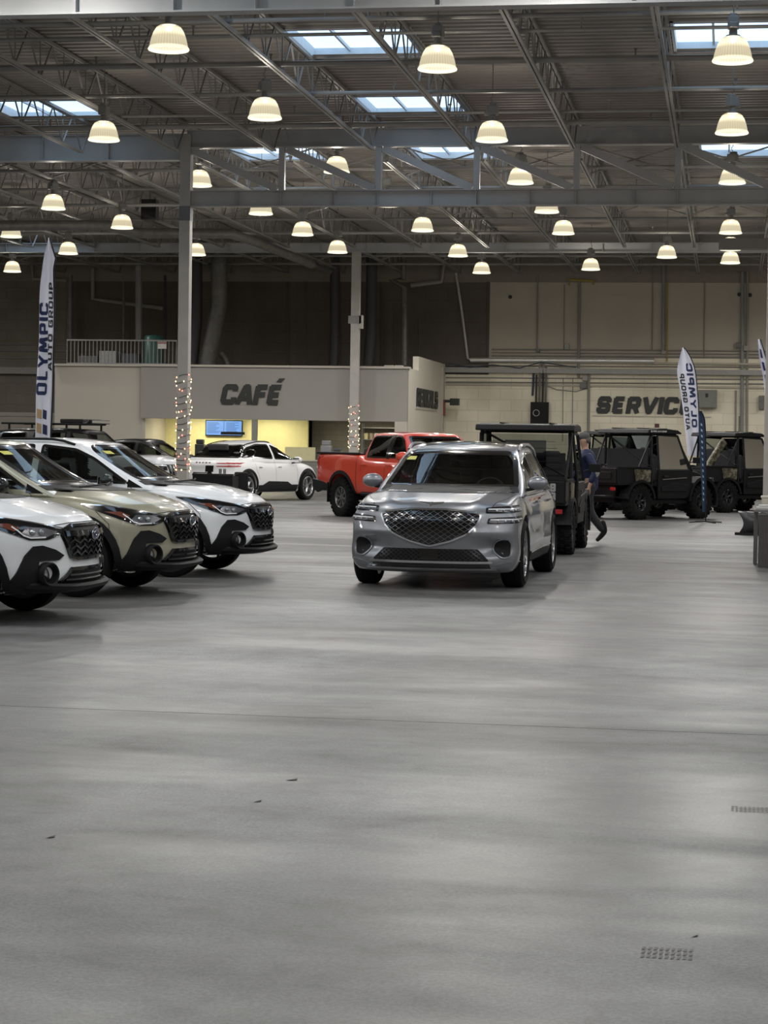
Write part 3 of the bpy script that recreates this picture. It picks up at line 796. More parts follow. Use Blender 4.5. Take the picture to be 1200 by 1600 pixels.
def disc_mesh(rr, w):
    m = MB(); m.lathe([(0, -.01), (rr * .72, -.01), (rr * .72, .012), (0, .012)], axis='Y', n=32); return m
_wc = {}
def wheel(parent, x, y, r, w, rr, spokes, style, rimmat, lug=0, name='wheel'):
    key = (r, w, rr, spokes, style, lug, rimmat.name); out = 1 if y > 0 else -1
    if key not in _wc:
        t = tyre_mesh(r, w, rr, lug).build(name, M_TYRE, smooth=True, angle=35); ri = rim_mesh(rr, w, spokes, style).build('rim', rimmat, t, smooth=True); di = disc_mesh(rr, w).build('brake_disc', mat('brake_steel', (.2, .2, .2), .35, .8), t, smooth=True)
        _wc[key] = (t, ri, di); c = t
    else:
        t, ri, di = _wc[key]; c = t.copy(); COL.objects.link(c)
        for k in (ri, di): q = k.copy(); COL.objects.link(q); q.parent = c
    c.parent = parent; c.location = (x, y, r); c.rotation_euler = (0, random.uniform(0, 1) if False else .3 * x, 0 if out > 0 else pi)
    return c

def body_build(S, root, low, cab, paint_m, arch_r, wb, track, cabpaint=None):
    """cut wheel arches, open the tub, join and link the body"""
    bm = low
    me = bpy.data.meshes.new('body'); bm.to_mesh(me); bm.free()
    o = bpy.data.objects.new('body', me); COL.objects.link(o)
    c = MB()
    for x in (0, -wb):
        for sgn in (-1, 1): c.lathe([(0, -.28), (arch_r, -.28), (arch_r, .28), (0, .28)], (x, sgn * (track + .12), S['wr']), axis='Y', n=40)
    cm = c.build('cut', M_SEAM, recalc=True)
    md = o.modifiers.new('x', 'BOOLEAN'); md.operation = 'DIFFERENCE'; md.object = cm; md.solver = 'EXACT'
    dg = bpy.context.evaluated_depsgraph_get(); dg.update()
    ev = o.evaluated_get(dg); m2 = bpy.data.meshes.new_from_object(ev)
    bpy.data.objects.remove(o); bpy.data.objects.remove(cm)
    b = bmesh.new(); b.from_mesh(m2)
    K = S['cab']; kill = []
    for f in b.faces:
        f.material_index = 0
        cc = f.calc_center_median()
        for x in (0, -wb):
            rr = hypot(cc.x - x, cc.z - S['wr'])
            if rr < arch_r + .004 and abs(cc.y) < track + .3 and abs(cc.y) > track - .3:
                nf = f.normal
                if abs(rr - arch_r) < .02 and abs(nf.y) < .3 or abs(nf.y) > .9 and abs(cc.y) < track - .1: f.material_index = 1
        if f.normal.z < -.6 or cc.z < S.get('clad_z', S['z0'][2][1] + .035): f.material_index = 1
        if f.normal.z > .75 and K['rb'] + .12 < cc.x < K['xb'] - .12 and abs(cc.y) < K['Wb'] - .14: kill.append(f)
    bmesh.ops.delete(b, geom=kill, context='FACES')
    for f in b.faces: f.smooth = True
    b.to_mesh(m2); b.free()
    m2.materials.clear()
    for mm in (paint_m, M_CLAD): m2.materials.append(mm)
    m2.set_sharp_from_angle(angle=R(38))
    ob = bpy.data.objects.new('body', m2); COL.objects.link(ob); ob.parent = root
    cab.normal_update(); bmesh.ops.delete(cab, geom=[f for f in cab.faces if f.normal.z < -.8], context='FACES')
    mc = bpy.data.meshes.new('cabin_shell')
    for f in cab.faces: f.smooth = True
    cab.to_mesh(mc); cab.free(); mc.materials.append(cabpaint or paint_m); mc.set_sharp_from_angle(angle=R(38))
    oc = bpy.data.objects.new('cabin_shell', mc); COL.objects.link(oc); oc.parent = root
    return ob, oc

def window(sh, cab, poly, az, root, name, gm, frit=.045, mir=False, off=.005):
    hole = inset(poly, frit)
    cutfaces(cab, inset(poly, .008), az)
    out = []
    fr = sh.patch(poly, az, off=off, th=.012, hole=hole); gl = sh.patch(inset(poly, frit * .8), az, off=off - .003)
    for M_ in ((fr, gl),) + (((mirror(fr), mirror(gl)),) if mir else ()):
        g = M_[1].build(name, gm, root, smooth=True); f = M_[0].build('window_border', M_FRIT, g, smooth=True); out.append(g)
    if mir:
        pm = [(-a, z) for a, z in poly]; cutfaces(cab, inset(pm, .008), -az)
    return out
def seat(root, x, y, z, w=.52, m_=None):
    m = MB(); m.box((x, y, z + .10), (.52, w, .16)); m.box((x - .28, y, z + .42), (.13, w, .62), ry=-.22); m.box((x - .38, y, z + .84), (.09, w * .5, .17), ry=-.15)
    return m.build('seat', m_ or M_SEAT, root, bevel=.04, seg=3, smooth=True)
def interior(root, S, swy, floor_z=.42):
    K = S['cab']
    m = MB(); w = K['Wb'] - .05
    x0, x1 = K['rb'] + .25, K['xb'] - .2; zt = S.get('tub', .96)
    m.span((x0, -w, floor_z), (x1, w, floor_z + .02)); m.span((x0, -w, floor_z), (x0 + .02, w, zt)); m.span((x0, w - .02, floor_z), (x1, w, zt)); m.span((x0, -w, floor_z), (x1, -w + .02, zt))
    m.prism([(x1 - .48, zt - .2), (x1 - .40, zt - .02), (x1 - .05, zt + .0), (x1 + .1, zt - .04), (x1 + .1, floor_z), (x1 - .2, floor_z)], -w, w, 'Y')
    m.build('cabin_tub', M_DARKIN, root)
    xs_ = K['xh'] - .25
    seat(root, xs_ - .3, .38, floor_z + .1); seat(root, xs_ - .3, -.38, floor_z + .1)
    if K['rb'] < -2.2 and not S.get('nobench'): seat(root, xs_ - 1.15, 0, floor_z + .12, 1.25)
    sw = MB(); c = Vector((x1 - .58, swy, zt + .04)); n = 20
    pts = [c + Vector((-sin(.42) * sin(a) * .18, cos(a) * .18, cos(.42) * sin(a) * .18)) for a in [2 * pi * k / n for k in range(n)]]
    sw.tube(pts, .016, 6, closed=True); sw.bar(c, pts[0], .03, .02); sw.bar(c, pts[n // 2], .03, .02); sw.bar(c, pts[3 * n // 4], .03, .02); sw.ball(c, .05); sw.bar(c, c + Vector((.25, 0, -.12)), .05)
    sw.build('steering_wheel', M_SEAT, root, smooth=True)
def mirror_pair(root, x, y, z, cm, s=1.0, az=.0):
    for sg in (-1, 1):
        m = MB(); m.ball((x, sg * (y + .13 * s), z + .03), (.085 * s, .135 * s, .09 * s), 18, 12)
        o = m.build('door_mirror', cm, root, smooth=True)
        a = MB(); a.bar((x - .01, sg * (y - .06), z - .06), (x - .0, sg * (y + .09), z - .03), .06, .035); a.build('mirror_arm', M_CLAD, o, bevel=.008)
        g = MB(); g.box((x - .078 * s, sg * (y + .13 * s), z + .03), (.01, .19 * s, .11 * s)); g.build('mirror_glass', M_CHROME, o, bevel=.004)
def rail(sh, root, x0, x1, y, lift=.045, r=.016, m_=None):
    for sg in (-1, 1):
        pts = []; n = 14
        for k in range(n + 1):
            x = lerp(x0, x1, k / n); o = Vector((x, sg * y, 3)); h = sh.bvh.ray_cast(o, Vector((0, 0, -1)))
            z = h[0].z; e = min(k, n - k); pts.append((x, sg * y, z + (lift if e > 1 else (.006 if e == 0 else lift * .75))))
        m = MB(); m.tube(pts, r, 6); m.build('roof_rail', m_ or M_CLAD, root, smooth=True)
def handle(sh, root, x, z, w, pm):
    for az, sg in ((90, 1), (-90, -1)):
        a = -x if az == 90 else x
        c, _ = sh.hit(a, z, az); m = MB(); m.box((c.x, c.y + sg * .022, c.z), (w, .02, .028)); m.box((c.x - w * .42, c.y + sg * .008, c.z), (.02, .04, .02)); m.box((c.x + w * .42, c.y + sg * .008, c.z), (.02, .04, .02))
        m.build('door_handle', pm, root, bevel=.006)
def arch_clad(sh, root, x, wr, r0, r1, ybase, th=.02, a0=-8, a1=188):
    """black arch lip, both sides"""
    pl = []
    n = 16
    for k in range(n + 1):
        t = R(lerp(a0, a1, k / n)); pl.append((x + r1 * cos(t), wr + r1 * sin(t)))
    for k in range(n, -1, -1):
        t = R(lerp(a0, a1, k / n)); pl.append((x + r0 * cos(t), wr + r0 * sin(t)))
    q = sh.patch([(p[0], p[1]) for p in pl], -90, off=.012, th=.03, step=.05)
    q.build('arch_trim', M_CLAD, root, smooth=True); mirror(q).build('arch_trim', M_CLAD, root, smooth=True)
def both(mb, name, m_, root, smooth=True, **k):
    a = mb.build(name, m_, root, smooth=smooth, **k); b = mirror(mb).build(name, m_, root, smooth=smooth, **k); return a, b
def place(root, local, px, py, rz, z=0):
    g = gz(px, py, z); c, s_ = cos(rz), sin(rz)
    root.location = (g.x - (local[0] * c - local[1] * s_), g.y - (local[0] * s_ + local[1] * c), 0); root.rotation_euler = (0, 0, rz)
# NOTE for az=-90: in-plane axis p = (1,0,0): polygons are plain (x, z) on the right side.  az=0: p=(0,1,0): (y, z).  az=180: p=(0,-1,0)

# ------------------------------------------------------------ compact crossover with black cladding
def crosstrek():
    S = dict(xf=.90, xr=-3.58, wr=.345,
             W=[(-3.58, .76), (-3.2, .85), (-2.67, .895), (-1.4, .875), (-.4, .885), (0, .90), (.45, .875), (.9, .80)],
             zc=[(-3.58, .98), (-3.0, 1.02), (-.6, 1.03), (-.12, 1.06), (.2, 1.035), (.5, .965), (.7, .90), (.82, .845), (.9, .79)],
             crown=[(-3.6, .02), (-.8, .02), (-.3, .07), (.4, .11), (.9, .08)],
             z0=[(-3.58, .36), (-3.2, .26), (.3, .25), (.7, .27), (.9, .29)],
             nose=[(0, .13), (.10, .05), (.28, .03), (.5, .045), (.72, .035), (.88, .045), (.95, .08), (1, .15)], plan=(.36, 2.7), creases=[(.42, .60, .012)],
             cab=dict(xb=.0, xh=-.96, rb=-3.52, rh=-3.28, Wb=.825, Wt=.60, belt=[(-3.6, .98), (-3, .97), (0, .96)],
                      roof=[(-3.55, 1.42), (-3.1, 1.49), (-2.3, 1.545), (-1.6, 1.55), (-1.0, 1.50), (-.55, 1.43), (-.0, 1.36)]))
    root = empty('compact_crossover')
    low, cab = lower_bm(S), cabin_bm(S); sh = Shell([low, cab])
    # glass
    ws = roundpoly([(-.70, 1.07), (.70, 1.07), (.60, 1.40), (.50, 1.475), (-.50, 1.475), (-.60, 1.40)], .06)
    w0 = window(sh, cab, ws, 0, root, 'windscreen', G_WIND, .05)[0]
    s = sh.patch([(-.50, 1.37), (-.39, 1.37), (-.39, 1.405), (-.50, 1.405)], 0, off=.004); s.build('yellow_sticker', M_STICK, w0)
    window(sh, cab, roundpoly([(-1.64, 1.06), (-.50, 1.035), (-.98, 1.33), (-1.22, 1.43), (-1.64, 1.475)], .04), -90, root, 'door_window', G_SIDE, .03, True)
    window(sh, cab, roundpoly([(-2.55, 1.08), (-1.72, 1.065), (-1.72, 1.475), (-2.46, 1.46)], .04), -90, root, 'door_window', G_TINT, .03, True)
    window(sh, cab, roundpoly([(-3.08, 1.16), (-2.63, 1.09), (-2.54, 1.455), (-2.80, 1.43)], .04), -90, root, 'quarter_window', G_TINT, .03, True)
    window(sh, cab, roundpoly([(-.55, 1.08), (.55, 1.08), (.50, 1.40), (-.50, 1.40)], .05), 180, root, 'rear_window', G_TINT, .05)
    # black triangle and frame round the side glass
    both(sh.patch([(-.54, 1.00), (-.36, 1.0), (-.46, 1.05), (-.54, 1.09)], -90, off=.006, th=.01), 'mirror_triangle', M_GLOSSB, root)
    body, cs = body_build(S, root, low, cab, P_WHITE, .405, 2.67, .78)
    interior(root, S, .36)
    # front: hexagonal grille
    gp = [(-.44, .79), (-.30, .82), (.30, .82), (.44, .79), (.475, .735), (.37, .555), (.31, .54), (-.31, .54), (-.37, .555), (-.475, .735)]
    g = sh.patch(gp, 0, off=.012, th=.03).build('grille', M_CLAD, root, smooth=True)
    rb = MB()
    for row, z in enumerate((.585, .635, .685, .735)):
        n = 6; w_ = .37 + (z - .56) * .5
        pts = []
        for k in range(n * 2 + 1):
            y = -w_ + 2 * w_ * k / (n * 2); pts.append((y, z + (.018 if k % 2 else -.014)))
        sh.ribbon(pts, 0, .016, .034, rb, h=.02)
        for k in range(1, n * 2, 2):
            if (k + row) % 2: pass
            y = -w_ + 2 * w_ * k / (n * 2); zz = z + .018
            if row < 3: sh.ribbon([(y, zz), (y, zz + .018)], 0, .014, .032, rb, h=.018)
    rb.build('grille_mesh', M_GLOSSB, g, smooth=False)
    fr = MB(); sh.ribbon(gp + gp[:1], 0, .022, .03, fr, h=.03); fr.build('grille_frame', M_GLOSSB, g)
    wg = MB(); sh.ribbon([(-.46, .755), (-.10, .755)], 0, .045, .04, wg, h=.03); sh.ribbon([(.46, .755), (.10, .755)], 0, .045, .04, wg, h=.03); wg.build('grille_wing', M_GLOSSB, g)
    c, _ = sh.hit(0, .74, 0); em = MB(); em.ball((c.x + .045, 0, .74), (.012, .085, .046), 24, 10); e_ = em.build('oval_badge', mat('badge_blue', (.02, .03, .07), .15, coat=1), g, smooth=True)
    er = MB(); er.tube([(c.x + .052, cos(t) * .085, .74 + sin(t) * .046) for t in [2 * pi * k / 24 for k in range(24)]], .007, 6, closed=True)
    for (yy, zz, rr) in ((-.045, .012, .012), (-.015, .018, .007), (.0, -.012, .007), (.03, .014, .007), (.045, -.01, .007), (.025, -.02, .006)): er.ball((c.x + .058, yy, .74 + zz), (.004, rr, rr), 8, 6)
    er.build('badge_ring', M_CHROME, e_, smooth=True)
    # headlights reach round the corner
    hl = roundpoly([(-.44, .845), (-.62, .795), (-.72, .79), (-.80, .83), (-.88, .90), (-.93, .955), (-.80, .93), (-.66, .90), (-.50, .865)], .03)
    AZ = -38
    def sk(pts):  # (x,y,z) triples onto the slanted view plane
        d = Vector((-sin(R(AZ)), cos(R(AZ)))); return [(p[0] * d.x + p[1] * d.y, p[2]) for p in pts]
    hl = roundpoly(sk([(.80, -.44, .775), (.80, -.52, .74), (.72, -.62, .705), (.58, -.74, .705), (.44, -.81, .755), (.26, -.86, .83), (.08, -.87, .90), (.3, -.83, .89), (.52, -.74, .86), (.70, -.60, .825)]), .02)
    H = sh.patch(hl, AZ, off=.010, th=.02)
    both(H, 'headlight', M_GLOSSB, root)
    hin = roundpoly(sk([(.76, -.52, .77), (.70, -.64, .722), (.58, -.73, .722), (.50, -.78, .755), (.56, -.73, .81), (.68, -.62, .80)]), .015)
    both(sh.patch(hin, AZ, off=.016), 'projector_lamp', M_LAMPIN, root)
    cshape = MB(); sh.ribbon(sk([(.44, -.80, .82), (.52, -.76, .745), (.58, -.73, .725), (.70, -.64, .728)]), AZ, .012, .02, cshape); both(cshape, 'light_strip', M_DRL, root)
    both(sh.patch(sk([(.30, -.855, .835), (.38, -.83, .81), (.46, -.80, .775), (.51, -.775, .80), (.42, -.80, .838)]), AZ, off=.017), 'amber_marker', M_AMBER, root)
    lp = MB()
    for (x, y, z, r_) in ((.665, -.665, .762, .028), (.60, -.72, .765, .026)):
        a = sk([(x, y, z)])[0]; c, n_ = sh.hit(a[0], z, AZ); lp.ball(c + n_ * .012, r_, 12, 8)
    both(lp, 'lamp_lens', M_REFL, root)
    ch = MB(); sh.ribbon(sk([(.08, -.87, .907), (.3, -.83, .897), (.52, -.74, .867), (.70, -.60, .83), (.80, -.47, .80)]), AZ, .010, .014, ch); both(ch, 'headlight_chrome', M_CHROME, root)
    both(sh.patch([(-.44, .755), (-.60, .765), (-.60, .80), (-.44, .79)], 0, off=.012, th=.02), 'headlight_bridge', M_GLOSSB, root)
    # bumper cladding: boomerang with a fog lamp
    bo = sk([(.46, -.84, .27), (.46, -.84, .38), (.56, -.78, .58), (.62, -.73, .655), (.68, -.66, .66), (.76, -.56, .625), (.80, -.47, .575), (.775, -.53, .535), (.70, -.64, .535), (.655, -.69, .53), (.64, -.70, .46), (.70, -.62, .40), (.74, -.56, .36), (.76, -.52, .30), (.70, -.6, .27)])
    both(sh.patch(bo, AZ, off=.022, th=.05), 'bumper_cladding', M_CLAD, root)
    c, n_ = sh.hit(sk([(.70, -.63, .425)])[0][0], .425, AZ)
    fo = MB(); d0 = (n_ * 0 + Vector((cos(R(-25)), sin(R(-25)), 0)))
    def ring(cen, d, prof, n=24):
        up = Vector((0, 0, 1)); a = d.cross(up).normalized(); m = MB(); vs = []; fs = []
        for (r_, h) in prof:
            for k in range(n): t = 2 * pi * k / n; vs.append(cen + d * h + (a * cos(t) + up * sin(t)) * r_)
        for i in range(len(prof) - 1):
            for k in range(n): fs.append((i * n + k, i * n + (k + 1) % n, (i + 1) * n + (k + 1) % n, (i + 1) * n + k))
        m.add(vs, fs); return m
    both(ring(c, d0, [(.10, -.04), (.10, .055), (.09, .068), (.078, .06), (.068, .02), (.06, -.005)]), 'fog_lamp_housing', M_CLAD, root)
    both(ring(c, d0, [(.062, -.002), (.03, .006), (.0, .008)]), 'fog_lamp', M_REFL, root)
    # lower intake and lip
    li = [(-.38, .465), (.38, .465), (.50, .36), (.48, .32), (-.48, .32), (-.50, .36)]
    lo = sh.patch(li, 0, off=.012, th=.03).build('lower_intake', M_CLAD, root, smooth=True)
    bs = MB()
    for z in (.37, .41, .45): sh.ribbon([(-.46 + (z - .36) * .9, z), (.46 - (z - .36) * .9, z)], 0, .014, .03, bs, h=.02)
    sh.ribbon([(-.50, .36), (-.38, .465), (.38, .465), (.50, .36)], 0, .02, .03, bs, h=.02)
    bs.build('intake_bars', M_GLOSSB, lo)
    lp = MB(); prof = []
    n = 26
    def lipfn(u, v):
        y = (u * 2 - 1) * .80; a = abs(y) / .80; x = .915 - .10 * a ** 2 - .32 * a ** 6
        ring_ = [(-.14, .335), (-.02, .335), (.012, .315), (.0, .285), (-.10, .258), (-.22, .25)]
        k = min(int(v * 5 + .5), 5); return (x + ring_[k][0], y, ring_[k][1] + .03 * a ** 3)
    lp.grid(lipfn, n, 5); lp.build('front_lip', M_CLAD, root, smooth=True, angle=25, solid=.012)
    # side cladding, arches
    arch_clad(sh, root, 0, .345, .405, .475, .9); arch_clad(sh, root, -2.67, .345, .405, .475, .9)
    both(sh.patch([(-2.2, .27), (-.46, .27), (-.46, .42), (-2.2, .42)], -90, off=.014, th=.03), 'sill_cladding', M_CLAD, root)
    both(sh.patch(sk([(.46, -.84, .27), (.76, -.52, .27), (.76, -.52, .33), (.46, -.84, .33)]), AZ, off=.02, th=.04), 'lower_corner_cladding', M_CLAD, root)
    # seams
    sm = MB(); sh.ribbon([(-.48, .46), (-.48, .98), (-.52, 1.02)], -90, .007, .003, sm); sh.ribbon([(-1.68, .46), (-1.68, 1.05)], -90, .007, .003, sm); sh.ribbon([(-2.28, .6), (-2.42, .85), (-2.44, 1.08)], -90, .007, .003, sm)
    sh.ribbon([(.20, .84), (.34, .72), (.36, .60)], -90, .006, .003, sm)
    q = mirror(sm); sm.add(q.v, q.f, 0)
    sh.ribbon([(-.62, .815), (-.30, .838), (.30, .838), (.62, .815)], 0, .006, .003, sm); sm.build('panel_gaps', M_SEAM, root)
    for x in (-1.45, -2.35): handle(sh, root, x, .90, .17, P_WHITE)
    mirror_pair(root, -.74, .84, 1.04, M_GLOSSB, .9); rail(sh, root, -3.2, -1.25, .60)
    both(sh.patch([(-.85, .80), (-.62, .78), (-.60, .90), (-.85, .93)], 180, off=.008, th=.02), 'tail_light', M_TAIL, root)
    wp = MB(); wp.tube([(-.05, .1, 1.075), (-.14, .45, 1.09)], .009, 5); wp.tube([(-.10, -.5, 1.065), (-.05, .1, 1.085)], .009, 5); wp.build('wiper', M_CLAD, root)
    cw = sh.patch([(-.74, 1.03), (.74, 1.03), (.72, 1.075), (-.72, 1.075)], 0, off=.006, th=.01); cw.build('cowl', M_CLAD, root)
    for x in (0, -2.67):
        for y in (-.785, .785): wheel(root, x, y, .345, .225, .235, 5, 'y', M_RIMD)
    return root, body
ct, ctb = crosstrek()
tag(ct, 'white compact crossover with black cladding, farthest of the three parked in a row', 'car', 'row of compact crossovers')
def swap_paint(root, old, new):
    st = [root]
    while st:
        o = st.pop()
        if o.type == 'MESH':
            for sl in range(len(o.data.materials)):
                if o.data.materials[sl] == old: o.material_slots[sl].link = 'OBJECT'; o.material_slots[sl].material = new
        st += kids(o)
bpy.context.view_layer.update()
ct2 = copy_tree(ct); ct3 = copy_tree(ct)
swap_paint(ct2, P_WHITE, P_KHAKI)
tag(ct2, 'khaki-beige compact crossover with black cladding, middle one of three in a row'); tag(ct3, 'white compact crossover with black cladding, nearest of three, cut off by the left edge')
place(ct, (0, .80), 335, 889, R(-3)); place(ct2, (0, .80), 207, 916, R(-3)); place(ct3, (0, .80), 41, 953, R(-1))
# ------------------------------------------------------------ silver SUV with a crest grille
def sk_(pts, az):
    d = Vector((-sin(R(az)), cos(R(az)))); return [(p[0] * d.x + p[1] * d.y, p[2]) for p in pts]
def silver_suv():
    S = dict(xf=.90, xr=-3.83, wr=.365,
             W=[(-3.83, .80), (-3.4, .90), (-2.875, .94), (-1.6, .91), (-.5, .915), (0, .935), (.45, .915), (.9, .83)],
             zc=[(-3.83, .98), (-3.0, 1.03), (-.6, 1.03), (-.25, 1.06), (.15, 1.045), (.5, .985), (.72, .93), (.84, .885), (.9, .85)],
             crown=[(-3.6, .02), (-.8, .02), (-.3, .06), (.4, .07), (.9, .03)],
             z0=[(-3.83, .32), (-3.2, .22), (.3, .19), (.7, .18), (.9, .18)],
             nose=[(0, .10), (.08, .03), (.2, .01), (.4, .015), (.62, .012), (.85, .03), (.94, .06), (1, .13)], plan=(.30, 3.0),
             dents=[(.64, .455, .16, .075, .10), (.62, .60, .30, .04, -.025), (.76, .75, .16, .08, .02)], creases=[(.46, .62, .020), (.16, .30, .006)],
             sec=[(0, .91), (.12, .975), (.3, 1.0), (.55, .985), (.72, .985), (.85, .955), (1, .885)],
             cab=dict(xb=-.16, xh=-1.22, rb=-3.72, rh=-3.15, Wb=.85, Wt=.64, wplan=.20, belt=[(-3.8, .98), (-3, .98), (0, .97)],
                      roof=[(-3.6, 1.40), (-3.0, 1.53), (-2.3, 1.585), (-1.8, 1.58), (-1.25, 1.51), (-.7, 1.46), (-.2, 1.42)], taper=.04))
    root = empty('silver_suv')
    tag(root, 'silver SUV with a large crest grille facing the camera in mid-hall', 'car')
    low, cab = lower_bm(S, 124, 44, 30), cabin_bm(S); sh = Shell([low, cab])
    ws = roundpoly([(-.77, 1.05), (.77, 1.05), (.66, 1.40), (.575, 1.475), (-.575, 1.475), (-.66, 1.40)], .06)
    w0 = window(sh, cab, ws, 0, root, 'windscreen', G_WIND, .05)[0]
    sh.patch([(-.62, 1.36), (-.50, 1.36), (-.49, 1.40), (-.60, 1.40)], 0, off=.004).build('yellow_sticker', M_STICK, w0)
    window(sh, cab, roundpoly([(-1.62, 1.08), (-.78, 1.06), (-1.15, 1.33), (-1.62, 1.455)], .05), -90, root, 'door_window', G_SIDE, .025, True)
    window(sh, cab, roundpoly([(-2.72, 1.10), (-1.70, 1.085), (-1.70, 1.46), (-2.35, 1.47)], .05), -90, root, 'door_window', G_TINT, .025, True)
    window(sh, cab, roundpoly([(-3.12, 1.14), (-2.80, 1.11), (-2.50, 1.45), (-2.62, 1.455)], .03), -90, root, 'quarter_window', G_TINT, .02, True)
    window(sh, cab, roundpoly([(-.6, 1.10), (.6, 1.10), (.5, 1.38), (-.5, 1.38)], .05), 180, root, 'rear_window', G_TINT, .05)
    # sunroof
    sr = MB()
    body_build(S, root, low, cab, P_SILVER, .425, 2.875, .81)
    def rf(u, v):
        x = lerp(-2.55, -1.50, u); y = lerp(-.46, .46, v); h = sh.bvh.ray_cast(Vector((x, y, 3)), Vector((0, 0, -1))); return (x, y, h[0].z + .004)
    sr.grid(rf, 10, 10); sr.build('sunroof', M_GLOSSB, root, smooth=True)
    interior(root, S, .38, .40)
    # crest grille
    gp = roundpoly([(-.50, .825), (-.20, .858), (.20, .858), (.50, .825), (.535, .80), (.50, .70), (.40, .60), (.22, .52), (0, .465), (-.22, .52), (-.40, .60), (-.50, .70), (-.535, .80)], .03, 2)
    g = sh.patch(gp, 0, off=.006, th=.02).build('crest_grille', M_GLOSSB, root, smooth=True)
    ms = MB(); gi = inset(gp, .012)
    for sl in (-1, 1):
        for k in range(-16, 17):
            x0 = k * .082; seg = []; pts = []
            for i in range(81):
                z = .45 + .42 * i / 80; y = x0 + sl * (z - .65) * 1.55
                if inside((y, z), gi): pts.append((y, z))
            if len(pts) > 2: sh.ribbon([pts[0], pts[-1]], 0, .0055, .018, ms, step=.05, h=.010)
    ms.build('grille_mesh', mat('satin_chrome', (.30, .30, .31), .2, .95), g)
    fr = MB(); sh.ribbon(gp + gp[:1], 0, .018, .022, fr, h=.03, step=.03); fr.build('grille_frame', M_CHROME, g)
    # winged badge on the bonnet edge
    def onhood(x, y, up=.004):
        h = sh.bvh.ray_cast(Vector((x, y, 3)), Vector((0, 0, -1))); return Vector((x, y, h[0].z + up))
    bd = MB(); outline = [(0, .055), (.03, .03), (.06, .04), (.135, .045), (.125, .02), (.06, .0), (.03, -.01), (0, -.04), (-.03, -.01), (-.06, 0), (-.125, .02), (-.135, .045), (-.06, .04), (-.03, .03)]
    top = [onhood(.775 - q * .7, y, .012) for y, q in outline]; bot = [p - Vector((0, 0, .012)) for p in top]; nO = len(top)
    bd.add(top + bot + [onhood(.765, 0, .018)], [(i, (i + 1) % nO, 2 * nO) for i in range(nO)] + [(i, nO + i, nO + (i + 1) % nO, (i + 1) % nO) for i in range(nO)]); bd.build('winged_badge', M_CHROME, root)
    # twin-line headlights
    AZ = 38
    for (za, zb, nm) in ((.82, .892, 'upper_headlight'), (.71, .782, 'lower_headlight')):
        pl = sk_([(.78, .60, za + .0), (.70, .70, za), (.55, .82, za + .004), (.40, .885, za + .01), (.28, .915, za + .016), (.28, .915, zb + .01), (.42, .88, zb + .008), (.55, .82, zb), (.70, .71, zb - .006), (.77, .62, zb - .016)], AZ)
        H = sh.patch(roundpoly(pl, .012), AZ, off=.008, th=.02)
        a, b = both(H, nm, M_GLOSSB, root)
        inn = sh.patch(roundpoly(inset(pl, .012), .008), AZ, off=.012); i1 = inn.build('lamp_glass', M_LAMPIN, a, smooth=True); i2 = mirror(inn).build('lamp_glass', M_LAMPIN, b, smooth=True)
        st = MB(); sh.ribbon(sk_([(.76, .63, (za + zb) / 2 + .008), (.55, .82, (za + zb) / 2 + .01), (.32, .905, (za + zb) / 2 + .016)], AZ), AZ, .012, .018, st)
        st.build('light_strip', M_DRL, a); mirror(st).build('light_strip', M_DRL, b)
        cs = MB()
        for k in range(4):
            x_, y_ = lerp(.70, .48, k / 3), lerp(.70, .855, k / 3); a_ = sk_([(x_, y_, 0)], AZ)[0][0]; c, n_ = sh.hit(a_, (za + zb) / 2 - .012, AZ); cs.ball(c + n_ * .012, .014, 10, 6)
        cs.build('lamp_lens', M_REFL, a); mirror(cs).build('lamp_lens', M_REFL, b)
    # lower intake, chrome blades
    li = sh.patch(roundpoly([(-.50, .44), (.50, .44), (.62, .32), (.60, .305), (-.60, .305), (-.62, .32)], .02), 0, off=.006, th=.02).build('lower_intake', M_CLAD, root, smooth=True)
    lm = MB()
    for sl in (-1, 1):
        for k in range(-13, 14):
            pts = [(k * .055 + sl * (z - .37) * 1.3, z) for z in [.315 + .12 * i / 20 for i in range(21)]]
            pts = [p for p in pts if abs(p[0]) < .60 - (p[1] - .31) * .9 and not abs(p[0]) < .10]
            if len(pts) > 2: sh.ribbon([pts[0], pts[-1]], 0, .006, .014, lm, h=.008)
    lm.build('intake_mesh', M_RIMD, li)
    sh.patch([(-.10, .325), (.10, .325), (.10, .43), (-.10, .43)], 0, off=.016, th=.01).build('radar_cover', M_GLOSSB, li)
    bl = MB(); sh.ribbon([(-.66, .300), (.66, .300)], 0, .024, .035, bl, h=.04); bl.build('chrome_blade', M_CHROME, root)
    bl = MB(); sh.ribbon([(-.70, .225), (.70, .225)], 0, .020, .035, bl, h=.04); bl.build('chrome_blade', M_CHROME, root)
    sh.patch([(-.64, .235), (.64, .235), (.62, .288), (-.62, .288)], 0, off=.006, th=.02).build('lower_slot', M_GLOSSB, root)
    # corner vents
    va = roundpoly(sk_([(.70, .66, .41), (.66, .71, .345), (.58, .79, .36), (.56, .80, .50), (.61, .76, .555), (.69, .67, .53)], AZ), .04)
    v1, v2 = both(sh.patch(va, AZ, off=.004, th=.01), 'corner_vent', M_CLAD, root)
    rim_ = MB(); sh.ribbon(va + va[:1], AZ, .014, .014, rim_, h=.014, step=.03); rim_.build('vent_edge', P_SILVER, v1); mirror(rim_).build('vent_edge', P_SILVER, v2)
    cr = MB(); sh.ribbon([(.60, .565), (.74, .55), (.86, .535)], 0, .016, .010, cr, h=.012); both(cr, 'bumper_crease', P_SILVER, root)
    cr = MB(); sh.ribbon(sk_([(.72, .66, .265), (.60, .77, .30), (.44, .87, .31), (.36, .90, .30)], AZ), AZ, .012, .010, cr, h=.012); both(cr, 'splitter_edge', P_SILVER, root)
